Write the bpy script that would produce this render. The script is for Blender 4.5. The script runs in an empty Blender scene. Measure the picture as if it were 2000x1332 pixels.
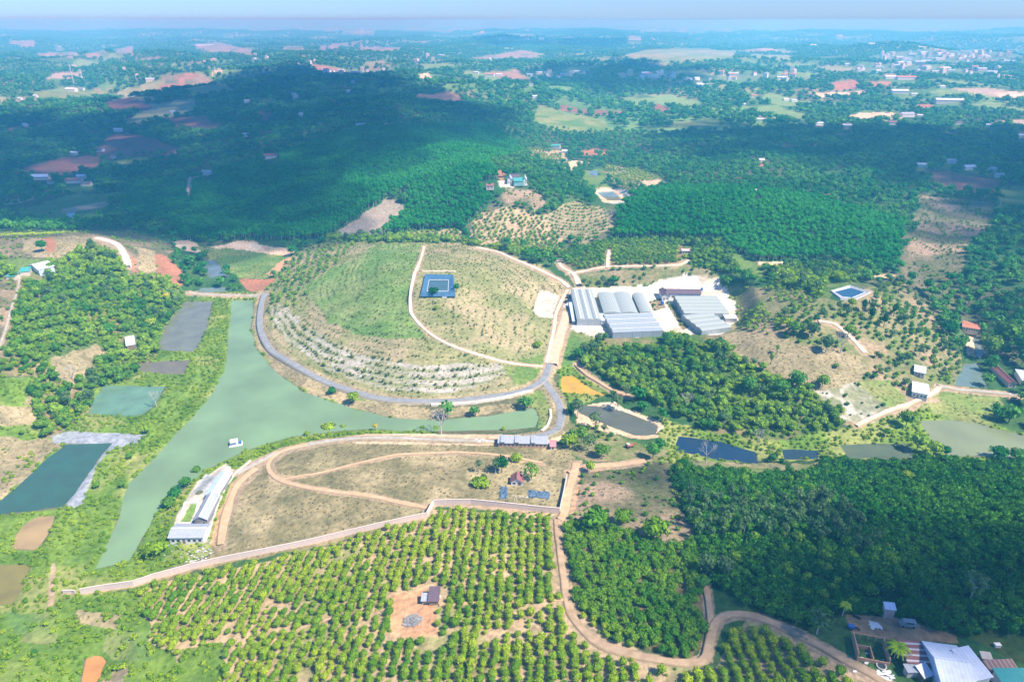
import bpy, math, random
import numpy as np
random.seed(7); RNG = np.random.default_rng(7)
D = bpy.data; SC = bpy.context.scene; COL = SC.collection
R = math.radians

# ---------------------------------------------------------------- camera
CAM_H = 200.0; FPX = 1333.33; HORIZON = 41.0
PITCH = math.atan((666 - HORIZON) / FPX)
cd = D.cameras.new("camera"); cam = D.objects.new("camera", cd); COL.objects.link(cam)
cam.location = (0, 0, CAM_H); cam.rotation_euler = (math.pi/2 - PITCH, 0, 0)
cd.lens = 24; cd.sensor_width = 36; cd.clip_start = 1; cd.clip_end = 120000
SC.camera = cam

# ---------------------------------------------------------------- light
SKY_TINT = (.355, .525, .90, 1)
SUN_EL = 52.0; SUN_AZ = 116.0      # azimuth clockwise from the view direction (+Y): right and a little behind
sv = np.array([math.sin(R(SUN_AZ))*math.cos(R(SUN_EL)), math.cos(R(SUN_AZ))*math.cos(R(SUN_EL)), math.sin(R(SUN_EL))])
w = D.worlds.new("World"); SC.world = w; w.use_nodes = True
nt = w.node_tree; nt.nodes.clear()
sky = nt.nodes.new("ShaderNodeTexSky"); sky.sky_type = 'NISHITA'; sky.sun_disc = False
sky.sun_elevation = R(SUN_EL); sky.sun_rotation = R(SUN_AZ)
sky.altitude = 500; sky.air_density = 1.0; sky.dust_density = 0.6; sky.ozone_density = 3.0
bg = nt.nodes.new("ShaderNodeBackground"); bg.inputs[1].default_value = 0.13
wo = nt.nodes.new("ShaderNodeOutputWorld")
tint = nt.nodes.new('ShaderNodeMix'); tint.data_type = 'RGBA'; tint.blend_type = 'MULTIPLY'; tint.inputs[0].default_value = 1; tint.inputs[7].default_value = SKY_TINT
nt.links.new(sky.outputs[0], tint.inputs[6]); nt.links.new(tint.outputs[2], bg.inputs[0]); nt.links.new(bg.outputs[0], wo.inputs[0])
sl = D.lights.new("sun", 'SUN'); sl.energy = 4.5; sl.angle = R(0.6); sl.color = (1.0, 0.95, 0.80)
so = D.objects.new("sun", sl); COL.objects.link(so); so.location = (0, 0, 900)
so.rotation_euler = (math.pi/2 - R(SUN_EL), 0, math.pi - R(SUN_AZ))
SC.view_settings.view_transform = 'Standard'; SC.view_settings.look = 'None'
SC.view_settings.exposure = 0.85; SC.view_settings.gamma = 1.0
SC.render.engine = 'CYCLES'
cy = SC.cycles; cy.max_bounces = 5; cy.diffuse_bounces = 2; cy.glossy_bounces = 2; cy.transparent_max_bounces = 6
cy.volume_bounces = 2; cy.use_denoising = True; cy.transmission_bounces = 2
HAZE_DENSITY = 0.00029

# ---------------------------------------------------------------- projection maths (numpy)
CP, SP = math.cos(PITCH), math.sin(PITCH)
def project(x, y, z):
    """world -> photo pixel (2000 x 1332), depth"""
    dz = z - CAM_H
    dep = y*CP - dz*SP
    up = y*SP + dz*CP
    dep = np.maximum(dep, 1e-3)
    return 1000 + FPX*x/dep, 666 - FPX*up/dep, dep
def ray(px, py):
    px = np.asarray(px, float); py = np.asarray(py, float)
    cx = (px-1000)/FPX; cy_ = (666-py)/FPX
    return cx, CP + cy_*SP, -SP + cy_*CP
def at_z(px, py, z):
    dx, dy, dz = ray(px, py); t = (z-CAM_H)/dz
    return dx*t, dy*t

# ---------------------------------------------------------------- noise
def _hash(ix, iy, s):
    h = (ix.astype(np.int64)*374761393 + iy.astype(np.int64)*668265263 + s*974634777) & 0xffffffff
    h = ((h ^ (h >> 13))*1274126177) & 0xffffffff
    return ((h ^ (h >> 16)) & 0xffff)/65535.0
def vnoise(x, y, s=0):
    ix = np.floor(x); iy = np.floor(y); fx = x-ix; fy = y-iy
    fx = fx*fx*(3-2*fx); fy = fy*fy*(3-2*fy)
    a = _hash(ix, iy, s); b = _hash(ix+1, iy, s); c = _hash(ix, iy+1, s); d = _hash(ix+1, iy+1, s)
    return (a*(1-fx)+b*fx)*(1-fy) + (c*(1-fx)+d*fx)*fy
def fbm(x, y, sc, o=3, s=0):
    v = 0; a = 1; t = 0; x = np.asarray(x, float)/sc; y = np.asarray(y, float)/sc
    for k in range(o):
        v = v + a*vnoise(x, y, s+k*17); t += a; a *= .5; x = x*2.03+11.3; y = y*2.03+5.7
    return v/t
def sstep(a, b, x):
    t = np.clip((x-a)/(b-a), 0, 1); return t*t*(3-2*t)

# ---------------------------------------------------------------- terrain heights: surveyed spots (photo px, elevation)
CTRL = """450,600,.8 400,900,.8 220,1090,.8 700,800,.8 1040,820,1 560,800,.8 330,960,.8
360,640,1.2 310,720,1.2 250,780,1.2 90,940,1.2 60,1040,1.5 20,1150,1.5 -150,1000,2 -300,1200,3 100,1250,1.5
100,560,30 0,600,38 200,600,20 50,700,25 150,700,14 0,800,15 100,760,9 0,870,4 50,830,5 20,500,38 100,475,41 200,475,39 240,495,33 270,540,20
330,530,8 330,480,10 10,455,42 -150,600,45 -200,480,40 -250,800,22 300,600,8 270,660,4 220,710,3 230,640,9
150,400,4 50,370,4 20,410,5 230,400,5 100,440,14 200,435,10 320,440,7
420,520,2 480,500,2.5 500,560,2 560,480,5 350,480,8 400,475,6 380,590,2
500,600,3 520,670,3 600,730,3 700,770,3 850,790,3 1000,765,3 1070,740,4 560,590,6
850,550,33 850,505,29 950,530,28 750,560,29 900,620,26 780,640,22 650,600,15 600,560,10 950,680,16 1050,640,13 1050,560,16 1000,500,19 700,500,21 640,490,10 820,720,10 700,690,9
1090,600,12 1110,560,14 700,472,13 900,472,14 1080,495,13 1000,485,14
1140,600,12 1240,600,12 1230,650,11.5 1370,600,12.5 1370,640,12 1340,540,24 1200,540,20 1300,520,25 1190,500,22 1425,560,21 1290,575,13 1390,575,13
1080,700,5 1130,760,2 1200,820,1 1280,840,1 1090,800,3 1100,900,4
1200,690,8 1300,700,11 1400,690,15 1380,800,5
1500,650,26 1600,640,30 1660,570,35 1740,600,30 1600,700,22 1700,720,15 1550,780,10 1700,800,6 1480,800,6 1650,850,2 1400,830,2 1780,770,7 1850,680,6 1850,580,14 1900,620,5 1890,740,3 1950,820,1 1480,560,24
1380,870,.6 1560,880,.6 1720,880,.6 1850,850,.8 1950,860,.8 2100,870,1 2200,700,12 2150,800,5
1250,400,30 1400,390,38 1500,430,38 1650,460,33 1750,510,22 1400,460,28 1300,450,24 1600,500,22 1650,540,18 1600,545,22
1200,383,8 1150,335,7 1130,430,20 1170,470,16 1000,350,48 1000,385,38 950,330,47 900,340,44 820,380,33 880,430,20 760,440,13 1000,440,20 1090,370,24 1060,320,14 1130,290,8
600,430,12 500,440,9 400,430,7 650,330,32 500,330,24 850,290,44 950,300,44 700,280,38 400,380,12 300,330,8 250,275,14 100,320,6 200,350,5 700,390,24 780,350,30
1180,260,16 1300,260,22 1500,280,24 1700,300,28 1500,330,32 1800,350,26 1900,400,22 1850,460,20 1950,480,28 1980,560,22 1960,650,12 1300,330,16 1400,350,26 1250,360,18 1600,350,30 1850,540,16
700,200,66 500,180,62 400,210,44 250,195,44 650,160,70 900,200,38 1080,180,54 1300,160,50 1200,200,24 100,190,14 1500,200,18 1800,200,20 1900,250,20 50,245,16 100,160,30 350,150,34 800,170,30 1350,190,30 1650,180,25
700,900,9 900,900,10 550,950,7 1000,920,9 800,960,9 1080,960,9 520,900,4 900,860,3 1090,1000,9 840,1000,9 600,1090,5 300,1150,2.5 150,1165,2 430,1010,3 380,1080,3 480,1040,5
500,1200,8 800,1200,14 1050,1150,16 1000,1300,20 700,1320,16 400,1320,7 800,1080,11 600,1400,14
1150,920,8 1250,905,5 1250,1000,14 1400,950,9 1600,920,5 1800,920,5 1950,912,5 1600,1100,24 1900,1050,28 1400,1200,24 1700,1230,32 1900,1260,35 1600,1320,32 2000,1150,36 2300,1100,44 2300,950,14 1600,1500,38 1150,1150,17 1800,1000,16 1450,1050,17 1700,1150,28"""
CT = np.array([[float(v) for v in s.split(',')] for s in CTRL.split()])
_cx, _cy = at_z(CT[:, 0], CT[:, 1], CT[:, 2])
CPT = np.stack([_cx, _cy], 1)
CK = 18.0
def _phi(ax, ay, bx, by):
    return np.sqrt((ax[:, None]-bx[None])**2 + (ay[:, None]-by[None])**2 + CK*CK)
_n = len(CT); _A = np.zeros((_n+1, _n+1)); _A[:_n, :_n] = _phi(_cx, _cy, _cx, _cy) - np.eye(_n)*4.0
_A[:_n, _n] = 1; _A[_n, :_n] = 1
_W = np.linalg.solve(_A, np.append(CT[:, 2], 0))
def _rbf(x, y):
    out = np.empty(len(x)); 
    for i in range(0, len(x), 40000):
        out[i:i+40000] = _phi(x[i:i+40000], y[i:i+40000], _cx, _cy) @ _W[:_n] + _W[_n]
    return out
# the smooth part is tabulated on a grid in (x/(y+150), log y) and read back bilinearly
_GU = np.linspace(-1.35, 1.35, 420); _GV = np.linspace(math.log(40+150), math.log(5200+150), 560)
_uu, _vv = np.meshgrid(_GU, _GV); _yy = np.exp(_vv)-150; _xx = _uu*(_yy+150)
_TAB = _rbf(_xx.ravel(), _yy.ravel()).reshape(_uu.shape)
def smooth_h(x, y):
    u = (x/(y+150) - _GU[0])/(_GU[1]-_GU[0]); v = (np.log(np.maximum(y, -60)+150) - _GV[0])/(_GV[1]-_GV[0])
    u = np.clip(u, 0, len(_GU)-1.001); v = np.clip(v, 0, len(_GV)-1.001)
    iu = u.astype(int); iv = v.astype(int); fu = u-iu; fv = v-iv
    return (_TAB[iv, iu]*(1-fu)+_TAB[iv, iu+1]*fu)*(1-fv) + (_TAB[iv+1, iu]*(1-fu)+_TAB[iv+1, iu+1]*fu)*fv

# ---------------------------------------------------------------- water bodies: (name, label, level, colour, px polygon)
def P(s): return np.array([[float(v) for v in q.split(',')] for q in s.split()])
def densify(wp, step=4.0, jit=.9):
    o = []
    for i in range(len(wp)):
        a, b = wp[i], wp[(i+1) % len(wp)]; n = max(1, int(np.hypot(*(b-a))/step))
        for k in range(n): o.append(a+(b-a)*k/n)
    o = np.array(o); return o+np.stack([fbm(o[:, 0], o[:, 1], 7, 2, 3)-.5, fbm(o[:, 0], o[:, 1], 7, 2, 6)-.5], 1)*2*jit
PONDS = [
 ("lake", 0.0, (.21,.335,.175), P("452,587 495,587 493,625 489,650 500,680 540,730 600,768 680,795 760,815 850,822 950,812 1045,797 1052,815 1045,835 980,840 900,842 800,842 720,838 640,845 560,855 480,880 400,920 345,965 300,1010 280,1050 250,1097 190,1110 215,1050 235,990 255,940 290,905 350,840 400,790 440,720 445,660")),
 ("grey_pond", 0.6, (.19,.21,.165), P("362,590 416,588 405,640 380,688 304,683 322,640")),
 ("brown_pond", 0.6, (.19,.175,.12), P("272,708 371,703 360,732 250,725")),
 ("green_pond", 0.6, (.15,.29,.19), P("200,753 325,755 300,795 270,814 170,808")),
 ("dark_green_pond", 0.6, (.05,.13,.10), P("128,866 217,866 190,900 155,950 122,992 0,1006 -160,1020 -160,1012 0,978 60,925")),
 ("tan_pond", 0.8, (.42,.30,.14), P("50,1020 75,1008 108,1008 95,1045 72,1075 22,1072 30,1045")),
 ("olive_pond", 0.8, (.25,.22,.06), P("-200,1105 0,1104 62,1103 50,1130 25,1180 -200,1195")),
 ("upper_pond", 1.6, (.15,.21,.22), P("395,512 418,508 447,540 410,543")),
 ("strip_pond", 1.2, (.18,.25,.21), P("392,563 440,561 443,570 386,571")),
 ("orange_pond", 0.8, (.62,.29,.09), P("163,1286 180,1280 198,1282 206,1294 198,1306 196,1320 184,1334 174,1350 158,1350 156,1325 161,1308")),
 ("yellow_pond", 1.2, (.62,.38,.04), P("1095,735 1118,733 1145,752 1185,774 1150,771 1098,766")),
 ("narrow_grey_pond", 0.8, (.125,.14,.105), P("1118,791 1160,792 1215,803 1285,830 1281,848 1240,850 1190,832 1130,806")),
 ("deep_blue_pond", 0.0, (.012,.045,.10), P("1325,852 1400,862 1478,884 1480,904 1400,897 1320,880")),
 ("small_blue_pond", 0.0, (.02,.055,.09), P("1525,877 1600,879 1596,896 1530,896")),
 ("olive_green_pond", 0.0, (.11,.15,.09), P("1640,868 1770,866 1795,896 1655,894")),
 ("wide_olive_pond", 0.0, (.24,.29,.15), P("1795,822 1850,820 1900,825 2000,850 2120,872 2120,897 1850,891 1825,868")),
 ("fish_pond", 2.6, (.16,.24,.22), P("1882,711 1910,710 1928,757 1864,753")),
 ("drained_pond", 3.2, (.20,.24,.25), P("1902,660 1912,662 1924,690 1912,702 1904,690")),
 ("far_square_pond", 7.6, (.20,.30,.36), P("1166,376 1196,374 1217,391 1187,392")),
 ("far_small_pond", 7.0, (.16,.26,.30), P("1150,335 1166,333 1168,345 1154,346")),
 ("far_field_pond", 4.0, (.14,.30,.38), P("128,418 146,415 148,430 140,428")),
]
for i, (nm, lv, c, pg) in enumerate(PONDS):
    wx, wy = at_z(pg[:, 0], pg[:, 1], lv); PONDS[i] = (nm, lv, c, pg, densify(np.stack([wx, wy], 1), 5.0, 0 if 'far' in nm else 1.3))
def inside(poly, x, y):
    r = np.zeros(len(x), bool); n = len(poly); j = n-1
    for i in range(n):
        xi, yi = poly[i]; xj, yj = poly[j]
        if yi != yj:
            c = ((yi > y) != (yj > y)) & (x < (xj-xi)*(y-yi)/(yj-yi)+xi); r ^= c
        j = i
    return r
def edge_dist(poly, x, y):
    d = np.full(len(x), 1e9); n = len(poly)
    for i in range(n):
        ax, ay = poly[i]; bx, by = poly[(i+1) % n]; ex, ey = bx-ax, by-ay
        t = np.clip(((x-ax)*ex+(y-ay)*ey)/(ex*ex+ey*ey+1e-9), 0, 1)
        d = np.minimum(d, np.hypot(x-ax-t*ex, y-ay-t*ey))
    return d
# flat pads: (px polygon, level, blend metres)
PADS = [(P("1105,566 1300,562 1400,566 1432,580 1442,625 1425,650 1335,648 1180,660 1112,640"), 12.0, 14),
        (P("822,533 888,533 893,574 815,574"), 33.2, 10),
        (P("1616,568 1660,555 1706,570 1668,587 1640,585"), 35.0, 10),
        (P("1040,608 1052,568 1098,580 1088,622"), 12.5, 8),
        (P("325,1056 345,1010 400,960 440,915 462,925 410,1058"), 3.2, 8),
        (P("1650,1197 1870,1240 2060,1270 2060,1400 1760,1340 1655,1240"), 33.0, 10),
        (P("968,845 1080,845 1082,874 970,874"), 3.4, 8)]
PADS = [(pg, lv, bl, np.stack(at_z(pg[:, 0], pg[:, 1], lv), 1)) for pg, lv, bl in PADS]

def H(x, y, carve=True):
    x = np.atleast_1d(np.asarray(x, float)); y = np.atleast_1d(np.asarray(y, float)); sh = x.shape
    x = x.ravel(); y = y.ravel()
    h = smooth_h(x, y)
    far = sstep(2300, 4200, y)
    base = 14 + 82*(fbm(x, y, 1050, 3, 5)-.42)*2
    h = h*(1-far) + base*far
    amp = sstep(1100, 2600, y)*(1-far*.5)
    h = h + amp*44*(.62-np.abs(fbm(x, y, 520, 3, 9)-.5)*4.2)
    h = h + (fbm(x, y, 60, 3, 3)-.5)*sstep(300, 1500, y)*5
    h = h + (fbm(x, y, 14, 2, 2)-.5)*.7
    if carve:
        for pg, lv, bl, wp in PADS:
            m = (x > wp[:, 0].min()-bl) & (x < wp[:, 0].max()+bl) & (y > wp[:, 1].min()-bl) & (y < wp[:, 1].max()+bl)
            if m.any():
                ix = np.where(m)[0]; ins = inside(wp, x[ix], y[ix]); d = edge_dist(wp, x[ix], y[ix])
                k = np.where(ins, 1, 1-sstep(0, bl, d)); h[ix] = h[ix]*(1-k)+lv*k
        wet = []
        for nm, lv, c, pg, wp in PONDS:
            bl = 12.0
            m = (x > wp[:, 0].min()-bl) & (x < wp[:, 0].max()+bl) & (y > wp[:, 1].min()-bl) & (y < wp[:, 1].max()+bl)
            if m.any():
                ix = np.where(m)[0]; ins = inside(wp, x[ix], y[ix]); d = edge_dist(wp, x[ix], y[ix])
                k = 1-sstep(2.5, bl, d); bank = np.where(d < 2.5, lv+.15+.22*d, lv+.7)
                out = h[ix]*(1-k)+bank*k
                out = np.maximum(out, lv+.15); h[ix] = np.where(ins, h[ix], out)
                if ins.any(): wet.append((ix[ins], lv+.05-np.minimum(1.8, .6*d[ins])))
        for ix, v in wet: h[ix] = v
    return h.reshape(sh)
def hz(x, y): return float(H([x], [y])[0])

_T = np.concatenate([np.linspace(90, 900, 500), np.geomspace(902, 20000, 700)])
def on_ground(px, py):
    """photo pixel -> the first terrain point its ray meets"""
    px = np.atleast_1d(np.asarray(px, float)); py = np.atleast_1d(np.asarray(py, float))
    dx, dy, dz = ray(px, py)
    n = len(px); out = np.zeros((n, 3))
    for i in range(n):
        t = _T/math.sqrt(1); X = dx[i]*t; Y = dy[i]*t; Z = CAM_H+dz[i]*t
        g = H(X, Y); b = np.where(Z <= g)[0]
        k = b[0] if len(b) else len(t)-1
        lo = t[max(k-1, 0)]; hi = t[k]
        for _ in range(5):
            tt = np.linspace(lo, hi, 9); g = H(dx[i]*tt, dy[i]*tt); b = np.where(CAM_H+dz[i]*tt <= g)[0]
            kk = b[0] if len(b) else 8
            lo, hi = tt[max(kk-1, 0)], tt[kk]
        tt = (lo+hi)/2; out[i] = (dx[i]*tt, dy[i]*tt, hz(dx[i]*tt, dy[i]*tt))
    return out
def G(px, py): return on_ground([px], [py])[0]

# ---------------------------------------------------------------- object helpers
def tag(o, label=None, cat=None, group=None, kind=None):
    if label: o['label'] = label
    if cat: o['category'] = cat
    if group: o['group'] = group
    if kind: o['kind'] = kind
    return o
def empty(name, loc, rz=0):
    o = D.objects.new(name, None); COL.objects.link(o); o.location = loc; o.rotation_euler = (0, 0, rz)
    o.empty_display_size = 1; return o
def mesh_obj(name, v, f, mat, parent=None, mi=None, smooth=False, link=True):
    me = D.meshes.new(name); me.from_pydata([tuple(p) for p in v], [], [tuple(q) for q in f])
    for m in (mat if isinstance(mat, (list, tuple)) else [mat]): me.materials.append(m)
    if mi is not None: me.polygons.foreach_set("material_index", mi)
    if smooth: me.polygons.foreach_set("use_smooth", [True]*len(me.polygons))
    me.update()
    o = D.objects.new(name, me)
    if link: COL.objects.link(o)
    if parent: o.parent = parent
    return o
class MB:
    """collects boxes, bars, prisms and sheets for ONE mesh object"""
    def __init__(s): s.v = []; s.f = []; s.m = []
    def add(s, v, f, m=0):
        b = len(s.v); s.v += [tuple(p) for p in v]; s.f += [tuple(i+b for i in q) for q in f]; s.m += [m]*len(f); return s
    def box(s, x0, x1, y0, y1, z0, z1, m=0):
        return s.add([(x0,y0,z0),(x1,y0,z0),(x1,y1,z0),(x0,y1,z0),(x0,y0,z1),(x1,y0,z1),(x1,y1,z1),(x0,y1,z1)],
                     [(0,3,2,1),(4,5,6,7),(0,1,5,4),(1,2,6,5),(2,3,7,6),(3,0,4,7)], m)
    def slab(s, quad, t, m=0):
        """a sheet with thickness from four corner points (counter-clockwise seen from above)"""
        q = [np.array(p, float) for p in quad]; d = np.array([0, 0, -t])
        return s.add(q+[p+d for p in q], [(0,1,2,3),(7,6,5,4),(0,4,5,1),(1,5,6,2),(2,6,7,3),(3,7,4,0)], m)
    def tube(s, p, q, r0, r1, n=6, m=0):
        p = np.array(p, float); q = np.array(q, float); a = q-p; a /= (np.linalg.norm(a)+1e-9)
        u = np.cross(a, (0, 0, 1) if abs(a[2]) < .9 else (1, 0, 0)); u /= np.linalg.norm(u); v = np.cross(a, u)
        vs = [p+r0*(math.cos(2*math.pi*i/n)*u+math.sin(2*math.pi*i/n)*v) for i in range(n)]
        vs += [q+r1*(math.cos(2*math.pi*i/n)*u+math.sin(2*math.pi*i/n)*v) for i in range(n)]
        fs = [(i, i+n, (i+1) % n+n, (i+1) % n) for i in range(n)] + [tuple(range(n)), tuple(range(2*n-1, n-1, -1))]
        return s.add(vs, fs, m)
    def build(s, name, mat, parent=None, smooth=False, link=True):
        return mesh_obj(name, s.v, s.f, mat, parent, s.m, smooth, link)
def copy_tree(o, parent=None):
    c = o.copy(); COL.objects.link(c); c.parent = parent
    for ch in list(o.children): copy_tree(ch, c)
    return c

# ---------------------------------------------------------------- materials
def newmat(name):
    m = D.materials.new(name); m.use_nodes = True; m.node_tree.nodes.clear(); return m, m.node_tree.nodes, m.node_tree.links
def out(nd, lk, sh):
    o = nd.new("ShaderNodeOutputMaterial"); lk.new(sh, o.inputs[0]); return o
def noise_mix(nd, lk, ca, cb, scale, detail=3, coord='pos', lo=.35, hi=.65):
    if coord == 'pos': src = nd.new("ShaderNodeNewGeometry").outputs['Position']
    else: src = nd.new("ShaderNodeTexCoord").outputs['Object']
    n = nd.new("ShaderNodeTexNoise"); n.inputs['Scale'].default_value = scale; n.inputs['Detail'].default_value = detail
    lk.new(src, n.inputs['Vector'])
    r = nd.new("ShaderNodeMapRange"); r.inputs[1].default_value = lo; r.inputs[2].default_value = hi; lk.new(n.outputs[0], r.inputs[0])
    mx = nd.new("ShaderNodeMix"); mx.data_type = 'RGBA'; mx.inputs[6].default_value = (*ca, 1); mx.inputs[7].default_value = (*cb, 1)
    lk.new(r.outputs[0], mx.inputs[0]); return mx.outputs[2], src
def surf(name, ca, cb=None, scale=.5, rough=.8, spec=.3, metal=0, coord='pos'):
    """plain weathered surface: two true colours mottled together"""
    m, nd, lk = newmat(name); b = nd.new("ShaderNodeBsdfPrincipled")
    cb = cb or tuple(c*.72 for c in ca)
    c, _ = noise_mix(nd, lk, ca, cb, scale, 4, coord); lk.new(c, b.inputs['Base Color'])
    b.inputs['Roughness'].default_value = rough; b.inputs['Specular IOR Level'].default_value = spec; b.inputs['Metallic'].default_value = metal
    out(nd, lk, b.outputs[0]); return m
def ribbed(name, ca, cb, axis='X', pitch=1.0, rough=.45, spec=.5, wear=None):
    """corrugated sheet roofing in the object's own axes, with weathering"""
    m, nd, lk = newmat(name); b = nd.new("ShaderNodeBsdfPrincipled")
    tc = nd.new("ShaderNodeTexCoord"); sx = nd.new("ShaderNodeSeparateXYZ"); lk.new(tc.outputs['Object'], sx.inputs[0])
    mt = nd.new("ShaderNodeMath"); mt.operation = 'MULTIPLY'; mt.inputs[1].default_value = 2*math.pi/pitch
    lk.new(sx.outputs[0 if axis == 'X' else 1], mt.inputs[0])
    sn = nd.new("ShaderNodeMath"); sn.operation = 'SINE'; lk.new(mt.outputs[0], sn.inputs[0])
    rg = nd.new("ShaderNodeMapRange"); rg.inputs[1].default_value = .2; rg.inputs[2].default_value = .9; lk.new(sn.outputs[0], rg.inputs[0])
    n = nd.new("ShaderNodeTexNoise"); n.inputs['Scale'].default_value = .6; n.inputs['Detail'].default_value = 5
    lk.new(tc.outputs['Object'], n.inputs['Vector'])
    mx = nd.new("ShaderNodeMix"); mx.data_type = 'RGBA'; mx.inputs[6].default_value = (*ca, 1); mx.inputs[7].default_value = (*cb, 1)
    lk.new(rg.outputs[0], mx.inputs[0])
    m2 = nd.new("ShaderNodeMix"); m2.data_type = 'RGBA'; m2.blend_type = 'MIX'; m2.inputs[7].default_value = (*(wear or tuple(c*.6 for c in ca)), 1)
    r2 = nd.new("ShaderNodeMapRange"); r2.inputs[1].default_value = .5; r2.inputs[2].default_value = .8; r2.inputs[4].default_value = .55
    lk.new(n.outputs[0], r2.inputs[0]); lk.new(r2.outputs[0], m2.inputs[0]); lk.new(mx.outputs[2], m2.inputs[6])
    lk.new(m2.outputs[2], b.inputs['Base Color']); b.inputs['Roughness'].default_value = rough; b.inputs['Specular IOR Level'].default_value = spec
    out(nd, lk, b.outputs[0]); return m
def foliage(name, ca, cb, patch=.02, trans=.25, bright=(1.7, 1.6, 1.2)):
    """leaves: hue drifts over the plantation and from plant to plant"""
    m, nd, lk = newmat(name)
    oi = nd.new("ShaderNodeObjectInfo")
    n = nd.new("ShaderNodeTexNoise"); n.inputs['Scale'].default_value = patch; n.inputs['Detail'].default_value = 3; lk.new(oi.outputs['Location'], n.inputs['Vector'])
    a = nd.new("ShaderNodeMath"); a.operation = 'MULTIPLY_ADD'; a.inputs[1].default_value = .75; lk.new(oi.outputs['Random'], a.inputs[0])
    s = nd.new("ShaderNodeMapRange"); s.inputs[1].default_value = .35; s.inputs[2].default_value = .65; s.inputs[3].default_value = -.25; s.inputs[4].default_value = .5
    lk.new(n.outputs[0], s.inputs[0]); lk.new(s.outputs[0], a.inputs[2]); a.use_clamp = True
    mx = nd.new("ShaderNodeMix"); mx.data_type = 'RGBA'; mx.inputs[6].default_value = (*ca, 1); mx.inputs[7].default_value = (*cb, 1); lk.new(a.outputs[0], mx.inputs[0])
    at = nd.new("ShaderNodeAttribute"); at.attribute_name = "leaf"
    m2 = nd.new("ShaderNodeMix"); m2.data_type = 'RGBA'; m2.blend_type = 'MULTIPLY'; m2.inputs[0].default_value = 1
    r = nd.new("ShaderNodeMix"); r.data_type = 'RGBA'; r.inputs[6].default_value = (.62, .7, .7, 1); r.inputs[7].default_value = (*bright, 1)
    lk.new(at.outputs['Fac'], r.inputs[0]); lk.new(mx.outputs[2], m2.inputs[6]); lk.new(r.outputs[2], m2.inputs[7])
    d = nd.new("ShaderNodeBsdfDiffuse"); t = nd.new("ShaderNodeBsdfTranslucent"); ms = nd.new("ShaderNodeMixShader"); ms.inputs[0].default_value = trans
    lk.new(m2.outputs[2], d.inputs[0]); lk.new(m2.outputs[2], t.inputs[0]); lk.new(d.outputs[0], ms.inputs[1]); lk.new(t.outputs[0], ms.inputs[2])
    out(nd, lk, ms.outputs[0]); return m
HAZE_COLOR = (.12, .60, 1.0); CLOUD_OPAQ = .34
CLOUD_SHADOWS = ["-500,225 0,212 150,225 200,185 350,170 600,140 750,160 860,195 1000,225 1030,260 1020,300 960,325 860,325 790,370 650,462 480,468 350,450 100,440 -500,445",
 "1250,240 1450,232 1700,240 2300,240 2300,640 1990,620 1850,560 1790,420 1700,350 1500,330 1300,300",
 "1335,985 1450,940 1560,950 1700,1000 2000,1065 2400,1080 2400,1600 1640,1500 1400,1300 1380,1130 1340,1050",
 "1370,772 1450,745 1600,790 1660,850 1500,905 1340,890 1325,820", "900,88 1250,86 1200,96 930,102", "1010,150 1250,128 1340,150 1400,165 1300,200 1120,195 1010,180"]
# ================================================================ LAND COVER MAP (what grows or lies where)
X0, Y0, CW, CH = -500, 0, 3000, 1700
NAT = np.zeros((CH, CW), np.uint8); MAN = np.zeros((CH, CW), np.uint8)
CLS = {}
def cls(name, ca, cb, sc=25, cc=None): CLS[name] = (len(CLS)+1, ca, cb, sc, cc); return name
def fill(map_, poly, cid):
    p = P(poly) if isinstance(poly, str) else poly
    x0 = int(max(X0, p[:, 0].min()-1)); x1 = int(min(X0+CW-1, p[:, 0].max()+1)); y0 = int(max(0, p[:, 1].min()-1)); y1 = int(min(CH-1, p[:, 1].max()+1))
    if x1 <= x0 or y1 <= y0: return
    gx, gy = np.meshgrid(np.arange(x0, x1+1), np.arange(y0, y1+1)); m = inside(p, gx.ravel()+.01, gy.ravel()+.01).reshape(gx.shape)
    map_[y0:y1+1, x0-X0:x1+1-X0][m] = cid
def stroke(map_, pts, wd, cid):
    p = P(pts) if isinstance(pts, str) else pts
    for i in range(len(p)-1):
        a, b = p[i], p[i+1]; n = int(np.hypot(*(b-a)))+1
        for k in range(n+1):
            c = a+(b-a)*k/n; r = wd/2
            fill(map_, np.array([[c[0]-r, c[1]-r*.6], [c[0]+r, c[1]-r*.6], [c[0]+r, c[1]+r*.6], [c[0]-r, c[1]+r*.6]]), cid)
def nat(name, poly): fill(NAT, poly, CLS[name][0])
def man(name, poly): fill(MAN, poly, CLS[name][0])

cls('woods',   (.03,.10,.03), (.07,.14,.04), 30, (.13,.13,.07))
cls('rubber',  (.02,.10,.03), (.04,.12,.035), 30)
cls('woodland',(.07,.15,.03), (.13,.19,.05), 14, (.24,.20,.10))
cls('bank',    (.18,.28,.04), (.11,.20,.03), 10, (.27,.30,.09))
cls('meadow',  (.10,.20,.04), (.16,.23,.06), 30)
cls('grass',   (.17,.25,.06), (.26,.27,.10), 14, (.12,.22,.05))
cls('straw',   (.36,.30,.17), (.27,.23,.13), 9, (.42,.34,.19))
cls('dryhill', (.29,.245,.13), (.20,.18,.09), 7, (.37,.31,.17))
cls('scrub',   (.20,.17,.11), (.10,.12,.05), 16, (.32,.24,.16))
cls('mound',   (.31,.29,.14), (.23,.25,.10), 12, (.37,.31,.18))
cls('moundgreen', (.17,.29,.07), (.25,.31,.11), 16, (.13,.24,.06))
cls('terrace', (.44,.41,.35), (.37,.35,.28), 6, (.34,.33,.22))
cls('terrtwo', (.40,.31,.19), (.33,.26,.16), 9)
cls('redsoil', (.44,.19,.105), (.36,.17,.10), 20)
cls('plum',    (.27,.115,.085), (.23,.11,.08), 40)
cls('orangesoil', (.60,.36,.20), (.50,.28,.15), 10)
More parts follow.
